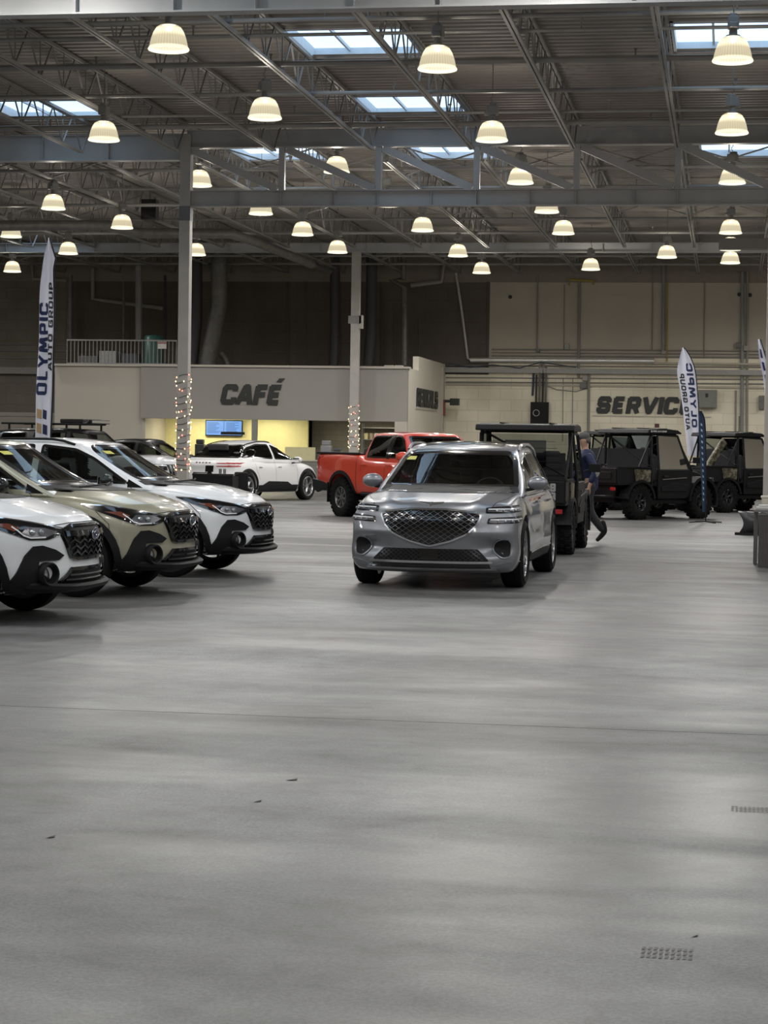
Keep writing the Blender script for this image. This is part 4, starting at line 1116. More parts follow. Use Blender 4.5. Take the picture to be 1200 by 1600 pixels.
    # bonnet creases and shut lines
    hc = MB()
    def hr(pts, w, off=.003, mb=None):
        n = 24; vs = []; P = []
        for a, b in zip(pts, pts[1:]):
            P += [(lerp(a[0], b[0], i / n), lerp(a[1], b[1], i / n)) for i in range(n)]
        P.append(pts[-1])
        for (x, y) in P: vs += [onhood(x, y - w / 2, off), onhood(x, y + w / 2, off)]
        mb.add(vs, [(2 * i, 2 * i + 1, 2 * i + 3, 2 * i + 2) for i in range(len(P) - 1)])
    hr([(.72, .62), (.3, .76), (-.15, .80), (-.45, .80)], .007, .002, hc); q = mirror(hc); hc.add(q.v, q.f, 0)
    sh.ribbon([(-.56, .42), (-.56, .98), (-.70, 1.04)], -90, .006, .003, hc); sh.ribbon([(-1.66, .42), (-1.66, 1.06)], -90, .006, .003, hc); sh.ribbon([(-2.35, .55), (-2.62, .85), (-2.72, 1.08)], -90, .006, .003, hc)
    q = MB(); q.v, q.f, q.m = list(hc.v), list(hc.f), list(hc.m); q = mirror(q); hc.add(q.v, q.f, 0)
    hc.build('panel_gaps', M_SEAM, root)
    both(sh.patch([(-2.45, .26), (-.55, .26), (-.55, .36), (-2.45, .34)], -90, off=.012, th=.02), 'sill_trim', M_CLAD, root)
    sc = MB(); sh.ribbon([(-2.40, .375), (-.60, .355)], -90, .016, .016, sc, h=.014); both(sc, 'sill_chrome', M_CHROME, root)
    wc = MB(); sh.ribbon([(-.76, 1.055), (-1.66, 1.075), (-2.75, 1.09), (-3.15, 1.13), (-2.62, 1.47)], -90, .014, .012, wc, h=.01); both(wc, 'window_chrome', M_CHROME, root)
    both(sh.patch([(-.90, .56), (-.62, .66), (-.64, .70), (-.92, .60)], -90, off=.008), 'fender_vent', M_CHROME, root)
    for x in (-1.42, -2.45): handle(sh, root, x, .90, .19, P_SILVER)
    mirror_pair(root, -.80, .83, 1.09, P_SILVER, .88); rail(sh, root, -3.1, -1.45, .645, .04, .018, P_SILVER)
    for z in (.84, .93): both(sh.patch([(-.90, z), (-.55, z), (-.55, z + .04), (-.90, z + .04)], 180, off=.008, th=.02), 'tail_light', M_TAIL, root)
    sh.patch([(-.78, 1.02), (.78, 1.02), (.75, 1.08), (-.75, 1.08)], 0, off=.006, th=.01).build('cowl', M_CLAD, root)
    m = MB(); m.span((-1.0, -.7, .20), (.6, .7, .30)); m.span((-3.3, -.65, .24), (-1, .65, .34)); m.build('underbody', M_DARKIN, root)
    im = MB(); im.box((-1.15, 0, 1.38), (.03, .22, .06)); im.build('rear_view_mirror', M_GLOSSB, root, bevel=.01)
    for x in (0, -2.875):
        for y in (-.805, .805): wheel(root, x, y, .365, .255, .262, 7, 'twin', M_RIM)
    return root
sv = silver_suv(); place(sv, (0, .805), 804, 917, R(-91.2))

# ------------------------------------------------------------ white rounded hatchback crossover seen from behind
def hatch(pm, label):
    S = dict(xf=.84, xr=-3.69, wr=.37,
             W=[(-3.69, .78), (-3.4, .88), (-2.9, .95), (-1.8, .90), (-.6, .905), (0, .95), (.4, .92), (.84, .80)],
             zc=[(-3.69, 1.0), (-3.5, 1.06), (-3.0, 1.05), (-.7, 1.03), (-.2, 1.04), (.2, 1.0), (.55, .88), (.84, .70)],
             crown=[(-3.6, .03), (-.8, .02), (-.2, .07), (.4, .10), (.84, .06)],
             z0=[(-3.69, .34), (-3.3, .24), (.3, .22), (.84, .24)],
             nose=[(0, .08), (.2, .0), (.6, .02), (1, .14)], tail=[(0, .14), (.15, .03), (.4, .0), (.7, .03), (.88, .02), (1, .08)], plan=(.34, 2.8), rplan=(.26, 3),
             cab=dict(xb=.0, xh=-1.15, rb=-3.56, rh=-2.75, Wb=.84, Wt=.58, wplan=.2, belt=[(-3.8, .98), (-3, .98), (0, .96)], taper=.05, crown=.06,
                      roof=[(-3.5, 1.18), (-3.2, 1.30), (-2.8, 1.43), (-2.3, 1.53), (-1.8, 1.575), (-1.4, 1.57), (-1.0, 1.50), (0, 1.32)]))
    root = empty('hatchback'); tag(root, label, 'car')
    low, cab = lower_bm(S, 100, 36, 24), cabin_bm(S); sh = Shell([low, cab])
    window(sh, cab, roundpoly([(-.66, 1.07), (.66, 1.07), (.52, 1.46), (-.52, 1.46)], .06), 0, root, 'windscreen', G_WIND, .05)
    window(sh, cab, roundpoly([(-1.50, 1.08), (-.52, 1.07), (-1.0, 1.33), (-1.50, 1.47)], .05), -90, root, 'door_window', G_SIDE, .03, True)
    window(sh, cab, roundpoly([(-2.85, 1.24), (-2.55, 1.12), (-1.58, 1.085), (-1.58, 1.475), (-2.1, 1.48), (-2.55, 1.39)], .06), -90, root, 'door_window', G_TINT, .03, True)
    window(sh, cab, roundpoly([(-.78, 1.11), (.78, 1.11), (.70, 1.30), (.52, 1.455), (-.52, 1.455), (-.70, 1.30)], .06), 180, root, 'rear_window', G_TINT, .04)
    body_build(S, root, low, cab, pm, .43, 2.9, .81); interior(root, S, .38)
    for x in (0, -2.9): arch_clad(sh, root, x, .37, .425, .475, .9)
    both(sh.patch([(-2.4, .25), (-.5, .25), (-.5, .42), (-2.4, .42)], -90, off=.014, th=.03), 'sill_cladding', M_CLAD, root)
    both(sh.patch([(-2.2, .42), (-.8, .42), (-1.0, .50), (-1.9, .52)], -90, off=.012, th=.02), 'door_cladding', M_CLAD, root)
    for z in (.885, .955):
        a = sh.patch([(-.86, z), (-.42, z + .008), (-.42, z + .024), (-.86, z + .04)], 180, off=.010, th=.02); both(a, 'tail_light', M_TAIL, root)
        b = sh.patch([(-3.50, z), (-3.20, z + .01), (-3.2, z + .03), (-3.50, z + .04)], -90, off=.010, th=.02); both(b, 'side_tail_light', M_TAIL, root)
    sh.patch([(-.74, .30), (.74, .30), (.70, .50), (.40, .55), (-.40, .55), (-.70, .50)], 180, off=.012, th=.03).build('rear_diffuser', M_CLAD, root)
    pl = sh.patch([(-.26, .62), (.26, .62), (.26, .74), (-.26, .74)], 180, off=.008, th=.01).build('plate_recess', M_SEAM, root)
    bt = MB()
    for k in range(5): sh.ribbon([(-.20 + k * .10, .985), (-.15 + k * .10, .985)], 180, .028, .006, bt)
    bt.build('badge_letters', M_CHROME, root)
    sm = MB(); sh.ribbon([(-.50, .46), (-.50, 1.0)], -90, .007, .003, sm); sh.ribbon([(-1.54, .46), (-1.54, 1.08)], -90, .007, .003, sm); sh.ribbon([(-2.35, .55), (-2.5, .8), (-2.52, 1.1)], -90, .007, .003, sm); q = mirror(sm); sm.add(q.v, q.f, 0); sm.build('panel_gaps', M_SEAM, root)
    for x in (-1.35, -2.3): handle(sh, root, x, .88, .16, M_CHROME)
    mirror_pair(root, -.66, .86, 1.04, pm); rail(sh, root, -2.75, -1.4, .56, .03, .014)
    hl = sh.patch([(-.84, .66), (-.45, .64), (-.45, .70), (-.86, .76)], 0, off=.01, th=.02); both(hl, 'headlight', M_LAMPIN, root)
    for x in (0, -2.9):
        for y in (-.82, .82): wheel(root, x, y, .37, .25, .265, 5, 'y', M_RIM)
    return root
hb = hatch(P_WHITE2, 'white hatchback with black rear window seen from behind, in front of the café counter'); place(hb, (0, -.82), 476, 781, R(70))
bpy.context.view_layer.update()
hb2 = copy_tree(hb); swap_paint(hb2, P_WHITE2, P_BLACK); tag(hb2, 'black car with arched roof, mostly hidden left of the nearer column')
g_ = gy(222, 690, 53.5); hb2.location = (g_.x + 1.6, 53.5, 0); hb2.rotation_euler = (0, 0, R(-8))

# ------------------------------------------------------------ orange-red crew cab pickup
def pickup():
    S = dict(xf=.95, xr=-4.42, wr=.405, nobench=False, tub=1.12,
             W=[(-4.42, .90), (-4.0, .94), (-3.26, .965), (-2.3, .93), (-.6, .93), (0, .965), (.5, .95), (.95, .86)],
             zc=[(-4.42, 1.30), (-4.3, 1.32), (-2.75, 1.31), (-2.4, 1.20), (-.7, 1.18), (-.3, 1.26), (.3, 1.25), (.75, 1.20), (.95, 1.10)],
             crown=[(-4.4, .01), (-.8, .01), (-.2, .05), (.4, .06), (.95, .04)],
             z0=[(-4.42, .62), (-3.8, .52), (-3.2, .48), (.3, .48), (.95, .58)],
             sec=[(0, .93), (.12, .97), (.35, 1.0), (.6, .995), (.82, .985), (1, .945)],
             nose=[(0, .10), (.2, .0), (.6, .0), (1, .06)], tail=[(0, .05), (.2, .0), (1, .0)], plan=(.22, 3.4), rplan=(.06, 6),
             cab=dict(xb=-.32, xh=-1.10, rb=-2.62, rh=-2.42, Wb=.87, Wt=.66, wplan=.16, rplan=.04, belt=[(-3, 1.12), (0, 1.12)], taper=.03, crown=.035,
                      roof=[(-2.6, 1.73), (-2.3, 1.775), (-1.8, 1.79), (-1.3, 1.775), (-1.05, 1.735), (-.3, 1.62)]))
    root = empty('pickup_truck'); tag(root, 'orange-red crew cab pickup truck with chunky tyres parked behind the silver SUV', 'pickup truck')
    low, cab = lower_bm(S, 120, 32, 24), cabin_bm(S); sh = Shell([low, cab])
    window(sh, cab, roundpoly([(-.70, 1.26), (.70, 1.26), (.60, 1.70), (-.60, 1.70)], .05), 0, root, 'windscreen', G_WIND, .04)
    window(sh, cab, roundpoly([(-1.50, 1.24), (-.78, 1.24), (-1.14, 1.62), (-1.28, 1.70), (-1.50, 1.71)], .05), -90, root, 'door_window', G_SIDE, .03, True)
    window(sh, cab, roundpoly([(-2.42, 1.24), (-1.62, 1.24), (-1.62, 1.71), (-2.28, 1.70), (-2.36, 1.64)], .05), -90, root, 'door_window', G_TINT, .03, True)
    window(sh, cab, roundpoly([(-.66, 1.32), (.66, 1.32), (.60, 1.68), (-.60, 1.68)], .05), 180, root, 'rear_window', G_TINT, .04)
    both(sh.patch([(-1.62, 1.23), (-1.50, 1.23), (-1.50, 1.72), (-1.62, 1.72)], -90, off=.007), 'door_pillar', M_GLOSSB, root)
    body_build(S, root, low, cab, P_RED, .50, 3.26, .82); interior(root, S, .38, .6)
    # load bed: sunken black liner and rails
    m = MB(); m.span((-4.34, -.80, 1.318), (-2.72, .80, 1.326)); m.build('bed_cover', M_DARKIN, root)
    for sg in (-1, 1):
        m = MB(); m.span((-4.38, sg * .80, 1.30), (-2.70, sg * .90, 1.345)); m.build('bed_rail_cap', M_CLAD, root, bevel=.01)
    arch_clad(sh, root, 0, .405, .495, .565, .9, a0=-14, a1=194); arch_clad(sh, root, -3.26, .405, .495, .565, .9, a0=-14, a1=194)
    a = sh.patch([(-.90, .98), (-.74, .98), (-.74, 1.26), (-.90, 1.26)], 180, off=.008, th=.02); both(a, 'tail_light', M_TAIL, root)
    a = sh.patch([(-4.42, .96), (-4.26, .98), (-4.24, 1.26), (-4.42, 1.27)], -90, off=.010, th=.02); both(a, 'side_tail_light', M_TAIL, root)
    m = MB(); m.box((-4.46, 0, .64), (.22, 1.70, .20)); m.build('rear_bumper', M_CLAD, root, bevel=.03)
    m = MB(); m.prism([(-4.50, .60), (-4.30, .48), (-4.0, .56), (-3.8, .56), (-3.8, .70), (-4.5, .78)], -.93, -.86, 'Y'); both(m, 'bumper_corner', M_CLAD, root, bevel=.02)
    sm = MB(); sh.ribbon([(-2.66, .50), (-2.66, 1.3)], -90, .012, .003, sm); sh.ribbon([(-1.56, .55), (-1.56, 1.2)], -90, .008, .003, sm); sh.ribbon([(-.52, .55), (-.52, 1.18)], -90, .008, .003, sm); sh.ribbon([(-2.5, .95), (-2.5, 1.2)], -90, .008, .003, sm)
    q = mirror(sm); sm.add(q.v, q.f, 0); sm.build('panel_gaps', M_SEAM, root)
    for x in (-1.42, -2.38): handle(sh, root, x, 1.10, .18, P_RED)
    m = MB(); m.tube([(-2.5, -.88, .50), (-.6, -.88, .50)], .045, 8); both(m, 'rock_rail', M_CLAD, root)
    mirror_pair(root, -.66, .90, 1.25, P_RED, 1.15)
    sh.patch([(-.60, .82), (.60, .82), (.64, 1.08), (-.64, 1.08)], 0, off=.01, th=.03).build('grille', M_CLAD, root); both(sh.patch([(-.86, .95), (-.66, .93), (-.66, 1.1), (-.86, 1.1)], 0, off=.012, th=.02), 'headlight', M_LAMPIN, root)
    m = MB(); m.span((-4.2, -.55, .45), (.6, .55, .56)); m.build('chassis', M_DARKIN, root)
    m = MB(); m.tube([(-3.26, -.8, .40), (-3.26, .8, .40)], .06, 8); m.tube([(0, -.8, .40), (0, .8, .40)], .05, 8); m.build('axle', M_DARKIN, root)
    for x in (0, -3.26): 
        for y in (-.84, .84): wheel(root, x, y, .405, .27, .225, 8, 'twin', mat('gunmetal_alloy', (.22, .22, .225), .35, .8), lug=26)
    for x in (-3.26,):
        m = MB(); m.box((x - .52, -.84, .50), (.02, .26, .42)); both(m, 'mud_flap', M_CLAD, root)
    return root
pk = pickup(); place(pk, (-3.26, -.86), 537, 807, R(-49))

# ------------------------------------------------------------ pale off-road SUV with a black roof and rack
def rack_suv():
    S = dict(xf=.90, xr=-3.90, wr=.39, tub=1.06,
             W=[(-3.9, .88), (-3.4, .93), (-2.8, .955), (-1.6, .93), (0, .955), (.5, .94), (.9, .86)],
             zc=[(-3.9, 1.15), (-3.0, 1.14), (-.7, 1.13), (-.3, 1.20), (.2, 1.19), (.6, 1.14), (.9, 1.02)],
             crown=[(-3.9, .01), (-.8, .01), (-.2, .05), (.4, .08), (.9, .06)], z0=[(-3.9, .45), (-3.2, .36), (.3, .36), (.9, .42)],
             nose=[(0, .12), (.2, .0), (.6, .0), (1, .1)], plan=(.26, 3), rplan=(.12, 4),
             cab=dict(xb=-.36, xh=-1.15, rb=-3.8, rh=-3.62, Wb=.86, Wt=.66, wplan=.2, belt=[(-4, 1.08), (0, 1.08)], taper=.04, crown=.04,
                      roof=[(-3.8, 1.70), (-3.2, 1.76), (-2.2, 1.79), (-1.5, 1.77), (-1.1, 1.72), (-.3, 1.60)]))
    root = empty('offroad_suv'); tag(root, 'pale off-road SUV with black roof rack, behind the row of crossovers', 'car')
    low, cab = lower_bm(S, 90, 28, 20), cabin_bm(S); sh = Shell([low, cab])
    window(sh, cab, roundpoly([(-.72, 1.18), (.72, 1.18), (.60, 1.68), (-.60, 1.68)], .05), 0, root, 'windscreen', G_WIND, .04)
    window(sh, cab, roundpoly([(-1.60, 1.20), (-.80, 1.20), (-1.22, 1.68), (-1.60, 1.70)], .04), -90, root, 'door_window', G_SIDE, .03, True)
    window(sh, cab, roundpoly([(-2.60, 1.20), (-1.70, 1.20), (-1.70, 1.70), (-2.52, 1.70)], .04), -90, root, 'door_window', G_SIDE, .03, True)
    window(sh, cab, roundpoly([(-3.50, 1.24), (-2.75, 1.20), (-2.70, 1.70), (-3.36, 1.68)], .04), -90, root, 'quarter_window', G_SIDE, .03, True)
    body_build(S, root, low, cab, P_GREY, .46, 2.79, .80, cabpaint=P_BLACK); interior(root, S, .38, .6)
    for x in (0, -2.79): arch_clad(sh, root, x, .39, .455, .53, .9)
    g = sh.patch([(-.55, .70), (.55, .70), (.60, .98), (-.60, .98)], 0, off=.01, th=.03).build('grille', M_GLOSSB, root)
    b = MB()
    for k in range(-5, 6): sh.ribbon([(k * .1, .72), (k * .1, .96)], 0, .03, .03, b, h=.03)
    b.build('grille_bars', M_CHROME, g)
    a = sh.patch(sk_([(.80, -.62, .84), (.62, -.80, .84), (.45, -.88, .86), (.45, -.88, .98), (.62, -.80, .98), (.80, -.64, .97)], -38), -38, off=.01, th=.02); both(a, 'headlight', M_GLOSSB, root)
    s_ = MB(); sh.ribbon(sk_([(.79, -.63, .95), (.62, -.80, .96), (.47, -.87, .965)], -38), -38, .02, .02, s_); both(s_, 'light_strip', M_DRL, root)
    mirror_pair(root, -.75, .88, 1.16, P_BLACK, 1.1)
    r = MB(); z = 1.88
    for y in (-.62, .62): r.tube([(-3.4, y, z), (-1.3, y, z)], .025, 6)
    for k in range(8): r.bar((-3.3 + k * .27, -.62, z), (-3.3 + k * .27, .62, z), .05, .02)
    for x in (-3.2, -2.3, -1.4):
        for y in (-.62, .62): r.bar((x, y, 1.74), (x, y, z), .04)
    r.tube([(-1.3, -.62, z), (-1.22, -.5, z + .06), (-1.22, .5, z + .06), (-1.3, .62, z)], .025, 6)
    rr = r.build('roof_rack', M_CLAD, root)
    l = MB(); l.box((-1.18, 0, z + .06), (.07, 1.1, .09)); lb = l.build('light_bar', M_CLAD, root, bevel=.015); l = MB(); l.box((-1.14, 0, z + .06), (.01, 1.04, .06)); l.build('bar_lens', M_REFL, lb)
    l = MB(); l.span((-1.95, -.55, z + .02), (-1.35, .55, z + .12)); l.build('storage_case', mat('glossy_case', (.03, .03, .032), .1, coat=1), root, bevel=.03)
    for x in (0, -2.79):
        for y in (-.83, .83): wheel(root, x, y, .39, .26, .225, 6, 'y', M_RIMD)
    return root
rs = rack_suv(); rs.location = (gy(284, 700, 46.2).x - .92, 46.4, 0); rs.rotation_euler = (0, 0, R(-6))

# ------------------------------------------------------------ side-by-side utility vehicles
P_UTV = mat('utility_black', (.006, .006, .007), .5, var=.1, spec=.3); M_TUBE = mat('cage_tube', (.008, .008, .009), .45, var=.1, spec=.3)
def camo():
    m = bpy.data.materials.new('camouflage_wrap'); m.use_nodes = True; nt = m.node_tree; b = nt.nodes['Principled BSDF']
    tc = nt.nodes.new('ShaderNodeTexCoord'); n = nt.nodes.new('ShaderNodeTexNoise'); n.inputs['Scale'].default_value = 9; n.inputs['Detail'].default_value = 5; n.inputs['Distortion'].default_value = 1.2
    r = nt.nodes.new('ShaderNodeValToRGB'); r.color_ramp.interpolation = 'CONSTANT'; e = r.color_ramp.elements
    e[0].position = 0; e[0].color = (.02, .018, .012, 1); e[1].position = .44; e[1].color = (.13, .11, .07, 1)
    k = e.new(.5); k.color = (.06, .06, .035, 1); k = e.new(.57); k.color = (.24, .21, .15, 1)
    nt.links.new(tc.outputs['Object'], n.inputs[0]); nt.links.new(n.outputs[0], r.inputs[0]); nt.links.new(r.outputs[0], b.inputs['Base Color']); b.inputs['Roughness'].default_value = .4
    return m
M_CAMO = camo()
def utv(label, bedtilt=False):
    root = empty('utility_vehicle'); tag(root, label, 'utility vehicle')
    wb = 2.06; r = .37; yo = .62
    for x in (0, -wb):
        for y in (-yo, yo): wheel(root, x, y, r, .27, .19, 6, 'y', M_RIMD, lug=20)
    m = MB(); m.span((-2.5, -.36, .36), (.35, .36, .46)); m.span((-1.62, -.66, .34), (-.42, .66, .42))
    for x in (0, -wb):
        for s_ in (-1, 1): m.bar((x, s_ * .25, .42), (x, s_ * .60, .37), .05); m.bar((x + .12, s_ * .25, .46), (x, s_ * .58, .42), .04); m.tube([(x - .08, s_ * .50, .44), (x - .10, s_ * .34, .92)], .04, 8)
    m.build('chassis', M_TUBE, root)
    # front end
    m = MB(); m.prism([(-.42, .46), (-.42, 1.04), (-.28, 1.10), (.25, 1.02), (.52, .92), (.60, .80), (.58, .52), (.44, .42)], -.40, .40, 'Y'); m.build('bonnet', P_UTV, root, bevel=.03)
    for s_ in (-1, 1):
        m = MB(); n = 12; o = []; i_ = []
        for k in range(n + 1):
            t = R(lerp(-20, 185, k / n)); o.append((.02 + .50 * cos(t), .40 + .50 * sin(t) + .03)); i_.append((.02 + .43 * cos(t), .40 + .43 * sin(t) + .03))
        for k in range(n):
            m.prism([o[k], o[k + 1], i_[k + 1], i_[k]], s_ * .40, s_ * .78, 'Y')
        m.build('front_fender', P_UTV, root)
        m = MB(); m.box((.53, s_ * .50, .84), (.10, .20, .12)); m.build('headlight', M_LAMPIN, root, bevel=.02)
        m = MB(); n = 12
        for k in range(n):
            t0, t1 = R(lerp(5, 175, k / n)), R(lerp(5, 175, (k + 1) / n))
            m.prism([(-wb + .47 * cos(t0), .42 + .43 * sin(t0)), (-wb + .47 * cos(t1), .42 + .43 * sin(t1)), (-wb + .42 * cos(t1), .40 + .40 * sin(t1)), (-wb + .42 * cos(t0), .40 + .40 * sin(t0))], s_ * .52, s_ * .76, 'Y')
        m.build('rear_fender', P_UTV, root)
        # full door: lower skin, window frame
        d = MB(); d.prism([(-1.50, .44), (-.56, .44), (-.40, .58), (-.36, .98), (-.44, 1.08), (-1.50, 1.08)], s_ * .70, s_ * .76, 'Y'); dd = d.build('door', P_UTV, root, bevel=.02)
        e = MB(); e.prism([(-1.42, .60), (-.62, .60), (-.52, .74), (-1.0, .80), (-1.42, .70)], s_ * .76, s_ * .785, 'Y'); e.build('door_panel', M_CLAD, dd, bevel=.01)
        e = MB(); e.box((-1.30, s_ * .79, .93), (.14, .02, .04)); e.build('door_handle', M_RIMD, dd)
        e = MB(); e.bar((-1.40, s_ * .785, .86), (-.60, s_ * .785, .90), .012, .02); e.build('door_strip', M_RIM, dd)
        f = MB(); P_ = [(-1.48, 1.06), (-.46, 1.06), (-.80, 1.80), (-1.48, 1.82)]; P_ = [(x, s_ * (.74 - .10 * (z - 1.06)), z) for x, z in P_]
        for a, b in zip(P_, P_[1:] + P_[:1]): f.tube([a, b], .024, 6)
        f.build('window_frame', M_TUBE, dd)
        g = MB(); g.add(P_, [(0, 1, 2, 3)]); g.build('side_window', G_SIDE, dd)
        m = MB(); m.box((-.42, s_ * .90, 1.28), (.05, .18, .13)); m.bar((-.46, s_ * .68, 1.20), (-.42, s_ * .85, 1.26), .02); m.build('side_mirror', M_CLAD, root, bevel=.01)
    # cage and roof
    m = MB()
    for s_ in (-1, 1):
        m.tube([(-.30, s_ * .68, 1.04), (-.86, s_ * .64, 1.84), (-1.64, s_ * .64, 1.87), (-1.64, s_ * .68, .50)], .03, 8); m.tube([(-1.64, s_ * .66, 1.8), (-2.0, s_ * .62, 1.12)], .022, 6)
    for p in ((-.86, 1.84), (-1.64, 1.87), (-1.64, 1.15)): m.tube([(p[0], -.64, p[1]), (p[0], .64, p[1])], .026, 8)
    m.tube([(-1.66, -.6, 1.15), (-1.66, .6, 1.82)], .02, 6)
    m.build('roll_cage', M_TUBE, root, smooth=True)
    m = MB(); m.prism([(-1.84, 1.86), (-1.80, 1.93), (-1.3, 1.955), (-.85, 1.93), (-.70, 1.86), (-.74, 1.84), (-1.84, 1.84)], -.72, .72, 'Y'); ro = m.build('roof', P_UTV, root, bevel=.03, seg=3)
    for y in (-.36, .36):
        m = MB(); m.box((-1.28, y, 1.955), (.98, .03, .02)); m.build('roof_rib', M_CLAD, ro)
    m = MB(); m.add([(-.34, -.64, 1.08), (-.34, .64, 1.08), (-.84, .60, 1.80), (-.84, -.60, 1.80)], [(0, 1, 2, 3)]); m.build('windscreen', G_SIDE, root)
    m = MB(); m.prism([(-.76, .80), (-.40, .84), (-.36, 1.08), (-.66, 1.04)], -.62, .62, 'Y'); m.build('dashboard', M_DARKIN, root, bevel=.03)
    sw = MB(); sw.tube([(-.80 - .07 * sin(t), .33 + .17 * cos(t), 1.06 + .16 * sin(t)) for t in [2 * pi * k / 16 for k in range(16)]], .015, 6, closed=True); sw.bar((-.80, .33, 1.06), (-.60, .33, .95), .03); sw.bar((-.8, .16, 1.06), (-.8, .5, 1.06), .02); sw.build('steering_wheel', M_TUBE, root)
    for y in (-.36, .36):
        m = MB(); m.box((-1.16, y, .78), (.50, .48, .16)); m.box((-1.44, y, 1.10), (.14, .48, .60), ry=-.12); m.box((-1.50, y, 1.46), (.10, .26, .16)); m.build('seat', mat('utv_seat', (.05, .048, .05), .8), root, bevel=.04, seg=3)
    m = MB(); m.box((-1.66, 0, 1.30), (.02, 1.16, .42)); m.build('rear_panel', mat('mesh_panel', (.02, .02, .022), .9), root)
    # cargo bed
    def P3(x, z): return (x, z)
    b = MB()
    b.span((-2.78, -.70, .74), (-1.72, .70, .80)); b.span((-2.78, -.70, .80), (-1.72, -.66, 1.10)); b.span((-2.78, .66, .80), (-1.72, .70, 1.10)); b.span((-1.76, -.70, .80), (-1.72, .70, 1.12))
    bed = b.build('cargo_bed', P_UTV, root, bevel=.012)
    for s_ in (-1, 1):
        c = MB(); c.prism([(-2.20, .82), (-1.74, .80), (-1.72, 1.06), (-2.26, 1.08)], s_ * .70, s_ * .725, 'Y'); c.build('camouflage_panel', M_CAMO, bed, bevel=.006)
        c = MB(); c.bar((-2.78, s_ * .69, 1.115), (-1.72, s_ * .69, 1.115), .05, .03); c.build('bed_rail', M_CLAD, bed)
    t = MB(); t.span((-2.82, -.68, .78), (-2.78, .68, 1.10)); t.span((-2.84, -.56, .86), (-2.82, .56, 1.02)); tg = t.build('tailgate', P_UTV, root, bevel=.01)
    for s_ in (-1, 1):
        t = MB(); t.box((-2.81, s_ * .60, .66), (.05, .12, .07)); t.build('tail_light', M_TAIL, root, bevel=.01)
    t = MB(); t.span((-2.66, -.50, .46), (-2.60, .50, .74)); t.build('rear_skirt', P_UTV, root)
    t = MB(); t.tube([(-2.72, -.5, .50), (-2.80, -.4, .50), (-2.80, .4, .50), (-2.72, .5, .50)], .025, 6); t.build('rear_guard', M_TUBE, root)
    t = MB(); t.box((-2.85, .1, .60), (.01, .30, .15)); t.build('licence_plate', mat('plate_grey', (.35, .36, .37), .4), root)
    if bedtilt:
        t = MB(); t.box((-2.2, -.30, 1.36), (.95, .10, .22), ry=-.85); t.build('tilted_camouflage_box', M_CAMO, root, bevel=.03)
    return root
ua = utv('black utility vehicle seen from behind, just right of the silver SUV')
bpy.context.view_layer.update()
ub = copy_tree(ua); uc = copy_tree(ua); ud = copy_tree(ua)
tag(ub, 'black utility vehicle with camouflage bed panel, just left of the slim blue flag')
tag(uc, 'rightmost black utility vehicle, with a tilted camouflage box in its bed')
tag(ud, 'black utility vehicle mostly hidden behind the walking person')
ua.scale = (1, 1, .955); place(ua, (-2.06, -.62), 881, 866, R(89)); place(ub, (-2.06, -.62), 994, 812, R(52)); place(uc, (-2.06, -.62), 1131, 801, R(48)); place(ud, (-2.06, -.62), 962, 797, R(52))
t = MB(); t.box((-2.1, -.34, 1.38), (.95, .10, .20), ry=-.85); t.build('tilted_camouflage_box', M_CAMO, uc, bevel=.03)
# extras that only the nearest one shows: side net, numerals, tinted curtains
nt_ = MB()
for k in range(6): nt_.bar((-1.70, -.58 + k * .03, 1.18 + k * .1), (-1.70, .58, 1.18 + k * .1), .006)
nt_.build('rear_net', M_CLAD, ua)
q, w_ = word_quads('8', .10, .12, .03, 0); d = MB()
for zz in (.84, .97):
    for a in q: d.add([(-2.845, -.52 + p[0] - .05, zz + p[1] - .02) for p in a], [(0, 1, 2, 3)])
d.build('bed_numerals', mat('pale_decal', (.45, .45, .45), .5), ua)
m = MB(); m.prism([(-.30, 1.70), (.30, 1.70), (.36, 1.30), (.0, 1.22), (-.30, 1.30)], -1.69, -1.685, 'X'); m.build('clear_curtain', glass('vinyl_curtain', (.5, .52, .55), 1.5, .1), ua)
d = MB(); qs, w_ = word_quads('OLYMPIC AUTO GROUP', .028, .035, .008, .004)
for a in qs: d.add([(-1.75 + p[0] * 1.0, -.7225, 1.875 + p[1]) for p in a], [(0, 1, 2, 3)])
d.build('roof_lettering', mat('white_decal', (.8, .8, .8), .5), ub)
# ============================================================ café block
CY = 65.15; CX0, CX1 = -19.06, -10.2; CXL = -22.1
M_BAND = mat('cafe_band_paint', (.30, .285, .26), .65, var=.03, scale=.6); M_BAND2 = mat('cafe_wall_light', (.47, .435, .375), .65, var=.03, scale=.5)
M_YEL = mat('cafe_yellow_wall', (.74, .68, .36), .6, var=.03); M_SIGN = mat('sign_black', (.018, .02, .018), .5); M_GREYB = block_mat('grey_block', (.22, .21, .19), .4, .2)
m = MB(); m.span((CX0, CY, 2.25), (CX1, CY + .2, 3.95)); struct(m.build('wall_cafe', M_BAND))
m = MB(); m.span((CXL, CY + .25, 0), (CX0, CY + .45, 3.95)); m.span((CX0 - .02, CY + .2, 0), (CX0 + .1, CY + 2.7, 2.3)); struct(m.build('wall_cafe_side', M_BAND2))
m = MB(); m.span((CXL, CY + .15, 3.95), (CX0, CY + .6, 4.02)); m.span((CX0, CY - .08, 3.95), (CX1 + .05, CY + .4, 4.02)); struct(m.build('trim_2', M_BAND2))
m = MB(); m.prism([(CY + .2, 0), (73.9, 0), (73.9, 4.45), (67.5, 4.45), (67.5, 3.98), (CY + .2, 3.98)], CX1 - .2, CX1, 'X'); struct(m.build('wall_rentals', mat('rentals_wall', (.66, .62, .52), .65, var=.04, scale=.6)))
